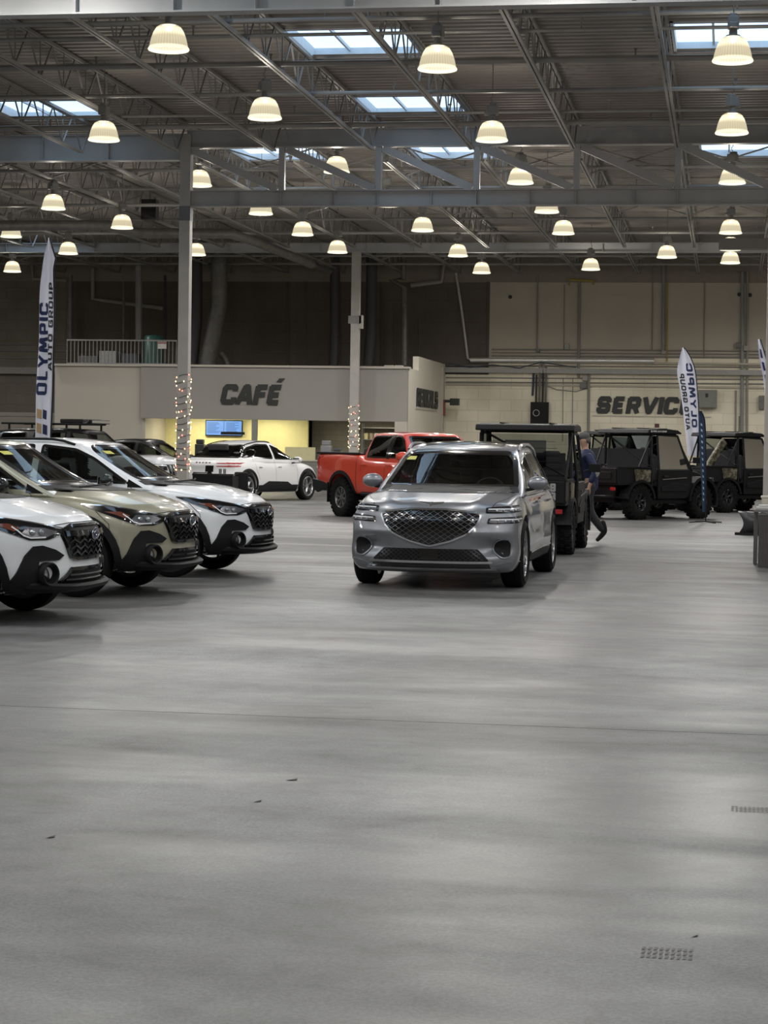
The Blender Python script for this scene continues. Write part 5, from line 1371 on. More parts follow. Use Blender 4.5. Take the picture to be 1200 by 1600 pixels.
m = MB(); m.span((CX1 - .4, CY, 0), (CX1, CY + .2, 2.25)); m.span((CX1 - .25, 73.1, 0), (CX1 + .06, 73.5, 4.3)); struct(m.build('trim_3', M_BAND2))
m = MB(); m.span((CX0, CY + 2.7, 0), (-14.1, CY + 2.85, 2.6)); m.span((-14.1, CY + 2.7, 1.0), (-14.0, CY + 2.85, 2.6)); m.span((CX0, CY + 2.7, .0), (-14.3, CY + 2.72, 2.3)); struct(m.build('wall_cafe_back', M_YEL))
m = MB(); m.span((-14.0, CY + 3.4, 0), (CX1 - .2, CY + 3.6, 2.6)); struct(m.build('wall_kitchen', M_GREYB))
m = MB(); m.span((CXL, CY + .5, 2.45), (CX1 - .2, 73.9, 2.6)); m.span((CXL, CY + .5, 3.9), (CX1 - .2, 73.9, 3.96)); struct(m.build('ceiling_cafe', M_BAND2))
m = MB(); m.span((CX0 + .1, CY - .27, 0), (CX1 - .5, CY + .2, .92)); cb = m.build('cafe_counter', M_GREYB); tag(cb, 'grey block counter under the café opening', 'counter')
m = MB(); m.span((CX0 + .05, CY - .30, .92), (CX1 - .45, CY + .25, .97)); m.build('worktop', mat('counter_top', (.42, .40, .34), .35), cb, bevel=.01)
m = MB(); m.span((CX0 + .1, CY - .29, 0), (CX1 - .5, CY - .27, .12)); m.build('kick_board', M_CLAD, cb)
a = gy(393, 660, CY).x; b = gy(401, 660, CY).x
m = MB(); m.span((a, CY + .02, .97), (b, CY + .18, 2.25)); tag(m.build('opening_post', mat('post_grey', (.24, .235, .22), .6)), 'grey post dividing the café opening right of the menu screen', 'post')
a = gy(448, 700, CY).x; b = gy(495, 700, CY).x
m = MB(); m.span((a, CY - .25, .97), (b, CY - .22, 1.38)); tag(m.build('counter_screen', mat('cream_guard', (.62, .58, .34), .3)), 'cream guard panel standing on the café counter behind the white hatchback', 'screen')
for i, (px0, px1, py0, py1, c, nm, lab) in enumerate(((298, 312, 686, 718, (.03, .03, .03), 'coffee_machine', 'dark coffee machine on the café counter beside the nearer column'), (316, 330, 694, 718, (.10, .09, .08), 'coffee_grinder', 'small dark grinder on the café counter under the menu screen'),
        (496, 512, 688, 718, (.25, .25, .26), 'steel_container', 'steel container on the counter at the kitchen end'), (514, 528, 700, 718, (.08, .08, .09), 'kettle', 'dark kettle on the counter at the kitchen end'))):
    p, q = gy(px0, py0, CY - .6), gy(px1, py1, CY - .6); w_ = q.x - p.x; h = p.z - .97
    t = MB(); t.span((0, 0, 0), (w_, .28, h * .75)); t.span((w_ * .1, .03, h * .75), (w_ * .9, .25, h)); o = t.build(nm, mat('appliance_%d' % i, c, .35), bevel=.03); o.location = (p.x, CY - .1, .97); tag(o, lab, 'appliance')
# menu screen
p, q = gy(320, 656, CY + 2.5), gy(378, 681.5, CY + 2.5)
t = MB(); t.span((p.x, CY + 2.6, q.z), (q.x, CY + 2.66, p.z)); mn = t.build('menu_screen', M_GLOSSB); tag(mn, 'bright blue-white menu screen hanging in the café opening', 'screen')
t = MB(); t.span((p.x + .03, CY + 2.585, q.z + .03), (q.x - .03, CY + 2.6, p.z - .03)); sc_ = t.build('display', mat('screen_blue', (.02, .03, .05), .3, emit=(.20, .42, .88), estr=.95), mn)
t = MB()
for c_ in range(2):
    for k in range(9):
        x0 = lerp(p.x, q.x, .06 + .5 * c_); w_ = (q.x - p.x) * random.uniform(.22, .36); z = p.z - .09 - k * .042
        if z > q.z + .05: t.span((x0, CY + 2.578, z - .009), (x0 + w_, CY + 2.585, z + .009))
t.build('menu_lines', mat('menu_text', (.02, .04, .10), .4, emit=(.08, .2, .5), estr=.5), sc_)
p, q = gy(345, 674.5, CY + 1), gy(382, 679.5, CY + 1)
t = MB(); t.span((p.x, CY + 1, q.z), (q.x, CY + 1.05, p.z)); ts = t.build('hanging_sign', M_SIGN); tag(ts, 'narrow dark sign below the menu screen', 'sign')
t = MB(); t.bar((p.x + .1, CY + 1.02, p.z), (p.x + .1, CY + 1.02, 2.45), .01); t.bar((q.x - .1, CY + 1.02, p.z), (q.x - .1, CY + 1.02, 2.45), .01); t.build('wire', M_STEELD, ts)
# kitchen shelf seen at the right end
t = MB()
for z in (1.25, 1.65, 2.05): t.span((0, 0, z), (1.35, .35, z + .03))
for x in (0, 1.32): t.span((x, 0, 0), (x + .03, .03, 2.2)); t.span((x, .32, 0), (x + .03, .35, 2.2))
sh_ = t.build('wire_shelf', M_RIM); sh_.location = (gy(566, 670, CY + 3).x, CY + 2.9, 0); tag(sh_, 'metal shelf in the lit kitchen above the red truck bed', 'shelf')
for i in range(7):
    t = MB(); t.lathe([(0, 0), (.07, 0), (.08, .16), (.06, .2), (0, .2)], n=12); o = t.build('food_tub', mat('tub_%d' % (i % 3), ((.55, .5, .3), (.3, .25, .2), (.7, .7, .66))[i % 3], .4), smooth=True); o.location = (sh_.location.x + .12 + .18 * i, CY + 3.07, 1.68); tag(o, '%s tub, %s from the left on the kitchen shelf' % (('cream', 'brown', 'white')[i % 3], ORD[i]), 'tub', 'tubs on the kitchen shelf')
for x, e in ((-17.5, 1), (-15.2, 1), (-11.6, .7)):
    ld = bpy.data.lights.new('cafe_light', 'AREA'); ld.shape = 'RECTANGLE'; ld.size = 1.2; ld.size_y = .6; ld.energy = CAFE_POWER * e; ld.color = (1, .93, .66)
    lo_ = bpy.data.objects.new('cafe_light', ld); COL.objects.link(lo_); lo_.location = (x, CY + 1.6, 2.43)
    t = MB(); t.span((x - .6, CY + 1.3, 2.435), (x + .6, CY + 1.9, 2.45)); struct(t.build('trim_4', emitm('panel_light', (1, .95, .75), 1.5)))

def wall_word(word, x, y, z, w, h, t, gap, slant, axis, name, label, depth=.03, face=1):
    """letters as separate parts on a wall; axis 'X': reads along +x facing -y; 'Y': reads along +y facing +x"""
    r = empty(name, (x, y, z), 0, label, 'wall sign'); cx = 0
    for ch in word:
        qs, wd = word_quads(ch, w, h, t, 0, slant)
        m = MB()
        for k, q in enumerate(qs):
            o = k * .0006
            if axis == 'X': pts = [(cx + p[0], -o, p[1]) for p in q]; back = [(a[0], depth, a[2]) for a in pts]
            else: pts = [(o, cx + p[0], p[1]) for p in q]; back = [(-depth, a[1], a[2]) for a in pts]
            m.add(pts + back, [(0, 1, 2, 3), (0, 4, 5, 1), (1, 5, 6, 2), (2, 6, 7, 3), (3, 7, 4, 0)])
        m.build('letter_' + {'É': 'e'}.get(ch, ch.lower()), M_SIGN, r, recalc=False); cx += wd + gap
    return r, cx
p, q = gy(343, 632, CY), gy(446, 602, CY)
wall_word('CAFÉ', p.x, CY - .05, p.z, .53, q.z - p.z + .02, .175, -.02, .20, 'X', 'cafe_lettering', 'black slanted CAFÉ lettering on the grey band over the counter')
BK = BACK - .05
p, q = gy(930, 646, BK), gy(1072, 620.5, BK)
t = MB(); t.span((p.x - .1, BACK - .04, p.z - .10), (q.x + .9, BACK, p.z - .06)); sb = t.build('sign_ledge', M_WHITEW); tag(sb, 'thin pale ledge under the SERVICE lettering on the back wall', 'ledge')
sr_, _ = wall_word('SERVICE', p.x, BACK - .07, p.z, .52, q.z - p.z, .175, .035, .16, 'X', 'service_lettering', 'black slanted SERVICE lettering on the cream back wall', .035)
wall_word('RENTALS', CX1 + .05, 67.0, 2.78, .66, .62, .155, .06, .05, 'Y', 'rentals_lettering', 'black RENTALS lettering on the side wall of the café block', .04)
t = MB(); t.span((CX1, 66.9, 2.70), (CX1 + .03, 71.8, 2.74)); tag(t.build('sign_ledge', M_WHITEW), 'thin white ledge under the RENTALS lettering', 'ledge')
t = MB(); a = gy(690, 634, 73.0); t.span((CX1 + .06, 73.1, a.z - .35), (CX1 + .10, 73.45, a.z + .2)); tag(t.build('red_notice', mat('notice_red', (.25, .03, .03), .5)), 'small red notice by the corner beyond RENTALS', 'notice')
t = MB(); t.span((CX1, 73.15, 3.05), (CX1 + .55, 73.35, 3.15)); t.span((CX1 + .3, 73.1, 2.95), (CX1 + .62, 73.4, 3.2)); tag(t.build('security_camera', M_SIGN), 'dark bracket camera on the corner beyond RENTALS', 'camera')
for (x, w_) in ((600, 14), (616, 12)):
    p = gy(x, 573, CY + .5); t = MB(); t.span((0, 0, 0), (w_ / 46, .3, .12)); o = t.build('storage_box', mat('pale_box', (.45, .43, .38), .5), bevel=.01); o.location = (p.x, CY + .5, 4.02 - .06 + .0); o.location.z = 4.02 if False else 3.96; tag(o, 'pale box on top of the café block, %s of two' % ('left' if x == 600 else 'right'), 'box')
# mezzanine railing
p, q = gy(105, 530, 65.9), gy(276, 530, 65.9)
r = empty('railing', (p.x, 65.9, 3.98), 0, 'grey bar railing on top of the café block, left of the nearer column', 'railing'); L_ = q.x - p.x; H_ = p.z - 3.98
t = MB(); t.span((0, -.025, H_ - .05), (L_, .025, H_)); t.build('top_rail', M_STEEL, r); t = MB(); t.span((0, -.02, .06), (L_, .02, .10)); t.build('bottom_rail', M_STEEL, r)
n = 29; b0 = None
for k in range(n + 1):
    if b0 is None: t = MB(); t.span((-.012, -.012, .0), (.012, .012, H_)); b0 = t.build('baluster', M_STEEL, r); o = b0
    else: o = b0.copy(); COL.objects.link(o); o.parent = r
    o.location = (L_ * k / n, 0, 0)
p, q = gy(247, 534, 65.85), gy(260, 545, 65.85); t = MB(); t.span((p.x, 65.84, q.z), (q.x, 65.86, p.z)); o = t.build('warning_notice', mat('notice_white', (.6, .58, .55), .5)); tag(o, 'small white and red notice tied to the mezzanine railing', 'notice')
t = MB(); t.span((p.x, 65.835, p.z - .06), (q.x, 65.84, p.z - .02)); t.build('red_header', mat('notice_red', (.25, .03, .03), .5), o)
def boxpx(name, x0, y0, x1, y1, Y, d, m_, label, cat, bev=.01):
    p, q = gy(x0, y0, Y), gy(x1, y1, Y); t = MB(); w_, h = (q.x - p.x), (p.z - q.z); t.span((-w_ / 2, 0, 0), (w_ / 2, d, h)); o = t.build(name, m_, bevel=bev); o.location = ((p.x + q.x) / 2, Y, q.z); tag(o, label, cat); return o
t = MB(); t.lathe([(0, 0), (.32, 0), (.32, 1.05), (.28, 1.12), (0, 1.15)], n=20); o = t.build('water_tank', mat('teal_tank', (.02, .09, .075), .4), smooth=True); p = gy(240, 530, 67.5); o.location = (p.x, 67.5, 3.96); tag(o, 'dark teal tank behind the mezzanine railing', 'tank')
for k, (x, y0, w_) in enumerate(((122, 556, 30), (155, 548, 26), (190, 552, 24))):
    o = boxpx('mezzanine_unit', x, y0 - 6, x + w_, 571, 68.5, .6, mat('unit_grey_%d' % k, ((.10, .10, .10), (.30, .30, .29), (.06, .065, .08))[k], .5), 'grey equipment cabinet behind the railing, %s of three' % ('leftmost', 'middle', 'rightmost')[k], 'equipment'); o.location.z = 3.96

def pipe(name, pts, Y, r_, m_, label, cat='pipe', n=8, extra=None):
    P = [gy(x, y, Y if len(p_) == 0 else p_[0]) for x, y, *p_ in pts]; base = P[0].copy()
    m = MB(); m.tube([p - base for p in P], r_, n); o = m.build(name, m_, smooth=True); o.location = base; tag(o, label, cat); return o
M_DUCT = mat('galvanised_duct', (.16, .155, .145), .5, .3, var=.2, scale=5); M_DUCTD = mat('dark_duct', (.05, .05, .052), .6, var=.1); M_PIPEP = mat('pale_pipe', (.34, .32, .28), .5)
def duct(pts, Y, r_, m_, label):
    o = pipe('ventilation_duct', pts, Y, r_, m_, label, 'duct', 20)
    base = o.location; t = MB(); P = [gy(x, y, Y) for x, y in pts]
    for a, b in zip(P, P[1:]):
        L = (b - a).length; k = 0.25
        while k < L: c = a.lerp(b, k / L) - base; d = (b - a).normalized() * .015; t.tube([c - d, c + d], r_ * 1.05, 20); k += .5
    t.build('duct_joint', m_, o, smooth=True); return o
duct([(307, 385), (307, 500), (303, 540), (300, 571)], 70, .20, M_DUCTD, 'dark vertical duct just right of the nearer column')
duct([(343, 380), (342, 478), (334, 520), (325, 560), (324, 571)], 70, .29, M_DUCT, 'grey elbowed duct rising from the café roof right of the nearer column')
duct([(345, 552), (352, 560), (356, 571)], 70.5, .12, M_DUCT, 'short grey duct elbow beside the big elbowed duct')
duct([(523, 380), (523, 530), (521, 571)], 71.5, .17, M_DUCTD, 'dark duct left of the farther column')
duct([(581, 380), (580, 520), (576, 571)], 71.5, .20, M_DUCTD, 'dark duct right of the farther column')
pipe('vent_pipe', [(630, 400), (630, 436), (612, 437), (632, 450), (632, 571)], 72, .11, M_DUCT, 'grey bent pipe descending behind the café block right of the farther column')
pipe('vent_pipe', [(642, 446), (690, 440), (694, 410)], 74.08, .09, M_PIPEP, 'pale pipe elbow running right from the bent grey pipe')
pipe('flexible_hose', [(712, 426), (716, 450), (722, 490), (727, 530), (731, 560), (738, 563)], 74.12, .05, mat('bright_hose', (.55, .54, .50), .3, .3), 'bright silver hose hanging down the dark wall beside the cream wall', 'hose')
pipe('drain_pipe', [(145, 420), (145, 467), (165, 470), (255, 482)], 74.1, .075, M_PIPEP, 'pale pipe coming down and running across the dark left wall')
pipe('drain_pipe', [(50, 415), (52, 436), (104, 438)], 74.1, .07, M_PIPEP, 'short pale pipe elbow near the white flag')
pipe('wall_post', [(109, 430), (109, 530)], 72.5, .12, M_DUCT, 'thick grey upright left of the mezzanine railing', 'post'); pipe('wall_post', [(217, 415), (217, 530)], 71.5, .13, M_STEEL, 'pale grey upright behind the mezzanine railing', 'post'); pipe('wall_post', [(193, 440), (193, 530)], 73.5, .05, M_DUCT, 'thin grey upright behind the mezzanine railing', 'post'); pipe('wall_post', [(258, 430), (258, 530)], 73.5, .05, M_DUCTD, 'thin dark upright near the nearer column', 'post')
pipe('round_duct', [(-20, 353, 52), (60, 352, 53), (170, 352, 54), (215, 364, 55), (360, 365, 57), (400, 378, 60), (487, 413, 64)], 55, .14, M_DUCT, 'long round grey duct winding under the joists left of the farther column', 'duct', 16)
pipe('round_duct', [(487, 413, 64), (515, 424, 66)], 64, .10, M_DUCTD, 'dark end of the long round duct', 'duct', 12)
for k, (x, y0, y1, r_) in enumerate(((450, 440, 571, .02), (478, 440, 571, .02), (596, 440, 571, .02), (617, 480, 571, .02), (655, 500, 560, .02), (762, 440, 560, .03), (530, 420, 571, .03))):
    pipe('conduit', [(x, y0), (x, y1)], 74.17, r_, mat('conduit_dim', (.11, .10, .09), .5), 'thin conduit on the dark back wall, the %s in the list of seven' % ORD[k], 'conduit')
o = boxpx('loudspeaker', 220, 311, 243, 343, 53.6, .35, M_GLOSSB, 'black loudspeaker hanging under the joists left of the nearer column', 'loudspeaker', .02)
t = MB(); t.bar((0, .17, .5), (0, .17, 1.3), .03); t.build('hanger', M_STEELD, o); 
# --- ledges, trays and conduits of the back wall
m = MB()
def ledge(y0, y1, x0, x1, d, m_, n_):
    p, q = gy(x0, y0, BACK), gy(x1, y1, BACK); t = MB(); zb = gy(900, y1, BACK).z; zt = gy(900, y0, BACK).z; t.span((p.x, BACK - d, zb), (q.x, BACK, zt)); return struct(t.build('trim_%d' % n_, m_))
ledge(576, 584, 697, 1230, .25, mat('steel_ledge', (.34, .33, .31), .5), 5); ledge(601, 604, 697, 1230, .06, M_CREAM2, 6); ledge(565, 568, 765, 1230, .12, M_CREAM2, 7)
p = gy(0, 570, BACK); t = MB(); t.span((XL, BACK - .25, 3.95), (-22.0, BACK, 4.2)); struct(t.build('trim_8', mat('steel_ledge', (.34, .33, .31), .5))); t = MB(); t.span((XL, BACK - .1, 2.35), (-22.0, BACK, 2.5)); t.span((XL, BACK - .06, 0), (-22.0, BACK, 2.35)); struct(t.build('trim_9', M_WHITEW)); 
for k, y in enumerate((506, 516, 527)):
    pipe('conduit', [(-10, y + 32), (104, y + 33)], 74.17, .025, M_STEEL, 'grey conduit along the far left wall, %s of three' % ('top', 'middle', 'lowest')[k], 'conduit')
M_CND = mat('conduit_grey', (.26, .25, .22), .45)
for k, (y, r_) in enumerate(((546, .025), (551, .02), (556, .03), (571, .02), (590, .02), (597, .025))):
    pipe('conduit', [(768 if y < 565 else 697, y), (1225, y + 3)], 74.165, r_, M_CND, 'horizontal grey conduit on the cream back wall, %s from the top' % ORD[k], 'conduit')
for k, (x, y0, y1, r_, c) in enumerate(((840, 430, 545, .03, 0), (882, 445, 548, .015, 0), (905, 440, 590, .05, 0), (1020, 400, 548, .02, 0), (1037, 410, 550, .065, 1), (1043, 440, 565, .025, 2), (1101, 440, 560, .02, 0), (1160, 424, 690, .06, 1), (1168, 424, 690, .04, 0), (920, 585, 690, .05, 0), (895, 590, 690, .015, 0), (880, 590, 690, .015, 0), (1150, 610, 690, .03, 0), (1155, 650, 690, .02, 0))):
    pipe('riser_pipe', [(x, y0), (x - 1, y1)], 74.2 - r_ - .005, r_, (M_CND, M_STEEL, mat('gas_yellow', (.40, .32, .05), .5))[c], '%s vertical pipe on the cream back wall, %s from the left among the risers' % (('thin grey', 'thick grey', 'yellow')[c], (ORD + ['thirteenth', 'fourteenth'])[k]), 'pipe')
pipe('gas_pipe', [(889, 446), (889, 437), (927, 439), (927, 445)], 74.15, .035, mat('gas_yellow', (.40, .32, .05), .5), 'short yellow gas pipe high on the cream wall')
pipe('reflective_duct', [(735, 562.5), (1022, 564)], 74.08, .09, mat('foil_duct', (.75, .74, .70), .35, .5, var=.05), 'long shiny foil duct above the wall ledge', 'duct', 12)
pipe('cable_loop', [(700, 568), (735, 574), (770, 570), (812, 575), (845, 566), (900, 574)], 73.92, .02, mat('blue_cable', (.05, .07, .11), .6), 'dark sagging cable along the ledge', 'cable'); pipe('cable_loop', [(848, 600), (870, 609), (900, 612), (925, 604)], 74.17, .018, M_CND, 'thin sagging cable right of the black panel', 'cable')
eb = boxpx('electrical_panel', 829, 628, 857, 668, 73.83, .35, M_GLOSSB, 'tall black electrical panel on the cream wall above the utility vehicle', 'electrical panel')
for k, x in enumerate((-.15, -.03, .09, .2)): t = MB(); t.tube([(x, .15, .85), (x, .15, 1.9 + .1 * k)], .035, 8); t.build('supply_pipe', (M_SIGN, M_DUCT)[k % 2], eb)
t = MB(); t.lathe([(.10, 0), (.12, -.01)], (-.12, -.005, .52), axis='Y', n=20); t.build('badge_arc', mat('pale_decal', (.45, .45, .45), .5), eb)
pipe('cable_bundle', [(832, 618), (833, 600), (834, 576)], 74.14, .04, mat('blue_cable', (.05, .07, .11), .6), 'blue-black cable bundle above the black panel', 'cable'); pipe('cable_bundle', [(848, 580), (843, 572), (846, 566), (850, 574), (848, 584), (843, 592)], 74.13, .05, M_PIPEP, 'pale coiled cable above the black panel', 'cable')
gb = boxpx('junction_cabinet', 1091, 609, 1120, 637, 73.8, .4, mat('cabinet_green_grey', (.20, .21, .18), .5), 'green-grey junction cabinet to the right of the SERVICE lettering', 'cabinet')
t = MB(); t.span((-.08, -.01, .36), (.02, 0, .50)); t.build('label_plate', M_SIGN, gb)
boxpx('fire_notice', 1023, 662, 1030, 668, 74.17, .03, mat('maroon', (.10, .03, .02), .5), 'small maroon plate under the SERVICE lettering', 'notice')
for k, (a, b, c, d) in enumerate(((910, 587, 918, 595), (906, 597, 916, 607), (882, 537, 889, 546), (1150, 535, 1158, 544), (1162, 540, 1169, 548), (837, 545, 843, 550), (1034, 548, 1041, 553), (1186, 618, 1194, 640))):
    boxpx('junction_box', a, b, c, d, 74.04, .16, (M_PIPEP, M_DUCT)[k % 2], 'small junction box on the cream back wall, %s listed from the column of pipes' % ORD[k], 'junction box')
for k, (x, y) in enumerate(((797, 464), (1155, 460), (1172, 461))):
    p = gy(x, y, BACK - .03); t = MB(); t.lathe([(0, 0), (.06, 0), (.07, .02), (0, .02)], axis='Y', n=16); o = t.build('wall_port', M_SIGN, smooth=True); o.location = p; tag(o, 'small round black vent high on the cream wall, %s' % ('leftmost', 'left of the right pair', 'right of the right pair')[k], 'vent')
boxpx('heater_unit', 1123, 372, 1200, 388, 56.7, .5, M_STEELD, 'flat dark duct box hanging under the joists at the right edge', 'heater')

# ============================================================ feather flags
M_FLAGW = mat('flag_white', (.66, .67, .76), .75, var=.03); M_FLAGN = mat('flag_navy', (.015, .035, .08), .7); M_TXN = mat('print_navy', (.012, .022, .08), .7); M_TXK = mat('print_black', (.02, .022, .03), .7); M_TXG = mat('print_gold', (.42, .30, .14), .7)
def flag(x, y, yaw, L, Rr, label, cloth, wave=.05, texts=(), logo=None, base=True):
    """L, Rr: edge tables (z, u); u is across the cloth"""
    r = empty('feather_flag', (x, y, 0), yaw, label, 'flag')
    fl, fr_ = crv(L), crv(Rr); z0, z1 = L[0][0], L[-1][0]
    def pos(s, z, off=0): 
        u = lerp(fl(z), fr_(z), s); w_ = wave * sin(5 * z + 3.5 * s) * (1 - .3 * s) + wave * .8 * sin(9 * s + 1.5 * z); return (u, w_ + off, z)
    m = MB(); m.grid(lambda u, v: pos(v, lerp(z0, z1, u)), 60, 10); m.build('cloth', cloth, r, smooth=True)
    m = MB(); pts = [(fr_(z) + .012, pos(1, z)[1], z) for z in [lerp(z0, z1, k / 24) for k in range(25)]]; m.tube([(fr_(z0) + .012, 0, .04)] + pts, .012, 6); m.build('pole', M_CLAD, r, smooth=True)
    m = MB()
    for a in (0.5, 2.1, 3.7, 5.3): m.bar((fr_(z0), 0, .03), (fr_(z0) + .38 * cos(a), .38 * sin(a), .012), .03, .02)
    m.build('cross_base', M_CLAD, r)
    for (word, zs, wd, ht, st, s0, sgn, mt, s_ht) in texts:
        cx = 0
        for ch in word:
            if ch == ' ': cx += wd * .6; continue
            qs, lw = word_quads(ch, wd, ht, st, 0); m = MB()
            for q in qs:
                a, b, c, d = q; n = 4
                for k in range(n):
                    def mp(p): return pos(s0 + sgn * p[1] / ht * s_ht, zs + cx + p[0], -.006)
                    e = [lerp(a[i], d[i], k / n) for i in (0, 1)], [lerp(b[i], c[i], k / n) for i in (0, 1)], [lerp(b[i], c[i], (k + 1) / n) for i in (0, 1)], [lerp(a[i], d[i], (k + 1) / n) for i in (0, 1)]
                    f0 = [mp(p) for p in e]; f1 = [(p[0], p[1] + .012, p[2]) for p in f0]; m.add(f0 + f1, [(0, 1, 2, 3), (4, 5, 6, 7)])
            m.build('letter_' + ch.lower(), mt, r, recalc=False); cx += lw + wd * .16
    if logo:
        for (s0, s1, za, zb, mt) in logo:
            m = MB(); m.grid(lambda u, v: pos(lerp(s0, s1, u), lerp(za - .02 * u, zb + .02 * (1 - u), v), -.007), 6, 5); m.grid(lambda u, v: pos(lerp(s0, s1, u), lerp(za - .02 * u, zb + .02 * (1 - u), v), .007), 6, 5); m.build('printed_block', mt, r, recalc=False)
    return r
# near left flag, turned away and folded
g = gy(70, 684, 26.6)
flag(g.x, g.y, R(9), [(1.0, -.16), (2.0, -.125), (3.0, -.09), (3.6, -.075), (3.72, -.065), (4.0, -.04), (4.24, .02)], [(1.0, .07), (2.0, .085), (3.0, .10), (3.68, .085), (3.82, .085), (3.95, .115), (4.1, .07), (4.25, .03)],
     'tall narrow white feather flag with navy lettering behind the row of crossovers', M_FLAGW, .035,
     texts=(('OLYMPIC', 2.12, .17, .215, .05, .66, -1, M_TXN, .64), ('AUTO GROUP', 2.45, .11, .135, .032, .97, -1, M_TXK, .28)),
     logo=[(.12, .42, 1.94, 1.80, M_TXG), (.48, .72, 1.93, 1.79, M_TXN), (.10, .42, 1.75, 1.60, M_TXG), (.50, .80, 1.73, 1.58, M_TXN), (.08, .36, 1.54, 1.38, M_TXG), (.42, .80, 1.52, 1.36, M_TXN), (.08, .36, 1.32, 1.18, M_TXG), (.42, .80, 1.30, 1.16, M_TXN)])
# far right white flag, seen from the back (mirrored print)
Yf = 52.0; s_ = 3200 / 51.5
def uz(px, py, x0): p = gy(px, py, Yf); return (p.z, p.x - x0)
g = gy(1086, 700, Yf); x0 = g.x
flag(x0, Yf, 0, [uz(1074, 712, x0), uz(1072, 690, x0), uz(1067, 640, x0), uz(1061, 600, x0), uz(1058, 580, x0), uz(1061, 562, x0), uz(1066, 543, x0)], [uz(1093, 712, x0), uz(1092, 690, x0), uz(1091, 640, x0), uz(1088, 600, x0), uz(1085, 577, x0), uz(1077, 556, x0), uz(1067.5, 542, x0)],
     'white feather flag with mirrored navy lettering standing before the back wall, right of SERVICE', M_FLAGW, .03,
     texts=(('OLYMPIC', gy(1080, 668, Yf).z, .22, .205, .058, .52, 1, M_TXN, .38), ('AUTO GROUP', gy(1070, 672, Yf).z, .13, .135, .034, .10, 1, M_TXK, .28)))
# dark blue slim flag beside the wheel
Yf = gz(1103, 817).y; g = gz(1103, 817); x0 = g.x
flag(x0, Yf, 0, [uz(1097, 800, x0), uz(1096, 760, x0), uz(1094, 720, x0), uz(1092, 680, x0), uz(1091.5, 655, x0), uz(1092.5, 642, x0)], [uz(1102, 800, x0), uz(1102.5, 760, x0), uz(1102, 720, x0), uz(1101.5, 680, x0), uz(1100, 655, x0), uz(1094, 641, x0)],
     'slim dark blue feather flag standing by the utility vehicle front wheel', M_FLAGN, .015,
     logo=[(.35, .62, gy(1097, 661 + k * 9, Yf).z, gy(1097, 666 + k * 9, Yf).z, mat('print_pale_blue', (.35, .5, .6), .7)) for k in range(14)])
Yf = 50.0; g = gy(1204, 700, Yf); x0 = g.x
flag(x0, Yf, 0, [uz(1200, 712, x0), uz(1197, 640, x0), uz(1192, 590, x0), uz(1186, 558, x0), uz(1184, 530, x0)], [uz(1212, 712, x0), uz(1210, 640, x0), uz(1203, 590, x0), uz(1195, 556, x0), uz(1187, 529, x0)],
     'white feather flag cut off by the right edge of the picture', M_FLAGW, .03, logo=[(.3, .6, gy(1190, 545 + k * 20, Yf).z, gy(1190, 560 + k * 20, Yf).z, M_TXN) for k in range(6)])
Yf = 48.0; g = gy(1206, 700, Yf); x0 = g.x
flag(x0, Yf, 0, [uz(1198, 800, x0), uz(1197, 700, x0), uz(1196, 670, x0), uz(1197, 652, x0)], [uz(1214, 800, x0), uz(1214, 700, x0), uz(1212, 670, x0), uz(1203, 648, x0)], 'dark blue feather flag cut off by the right edge of the picture', M_FLAGN, .02)

# ============================================================ walking person
def skin_mesh(name, joints, edges, mt, parent, sub=2, root=0):
    me = bpy.data.meshes.new(name); me.from_pydata([j[0] for j in joints], edges, []); me.materials.append(mt)
    o = bpy.data.objects.new(name, me); COL.objects.link(o); o.parent = parent
    md = o.modifiers.new('skin', 'SKIN'); md.use_smooth_shade = True
    for i, (p, r_) in enumerate(joints):
        sv_ = me.skin_vertices[0].data[i]; sv_.radius = r_ if isinstance(r_, tuple) else (r_, r_); sv_.use_root = (i == root)
    md2 = o.modifiers.new('sub', 'SUBSURF'); md2.levels = sub; md2.render_levels = sub
    dg = bpy.context.evaluated_depsgraph_get(); dg.update(); m2 = bpy.data.meshes.new_from_object(o.evaluated_get(dg)); o.modifiers.clear(); o.data = m2; m2.name = name
    return o
g = gz(917, 850)
pr_root = empty('person', (g.x, g.y, 0), R(196), 'person in a blue jacket, grey cap and dark trousers walking left behind the utility vehicle', 'person')
M_SKIN = mat('skin', (.42, .25, .18), .55)
J = [((0, 0, .93), (.13, .15)), ((.02, 0, 1.15), (.11, .14)), ((.04, 0, 1.36), (.11, .17)), ((.05, 0, 1.47), .055), ((.07, 0, 1.53), .05), ((.085, 0, 1.62), (.085, .075)), ((.085, 0, 1.70), (.075, .068)),
     ((0, .10, .88), .085), ((.20, .10, .50), .058), ((.33, .10, .12), .042), ((0, -.10, .88), .085), ((-.06, -.10, .49), .058), ((-.28, -.10, .27), .042), ((-.275, -.10, .27), .03),
     ((.04, .20, 1.42), .055), ((-.06, .27, 1.14), .042), ((.04, .27, .92), .030), ((.04, -.20, 1.42), .055), ((.10, -.26, 1.14), .042), ((.24, -.24, .96), .030)]
E_ = [(0, 1), (1, 2), (2, 3), (3, 4), (4, 5), (5, 6), (0, 7), (7, 8), (8, 9), (0, 10), (10, 11), (11, 12), (12, 13), (2, 14), (14, 15), (15, 16), (2, 17), (17, 18), (18, 19)]
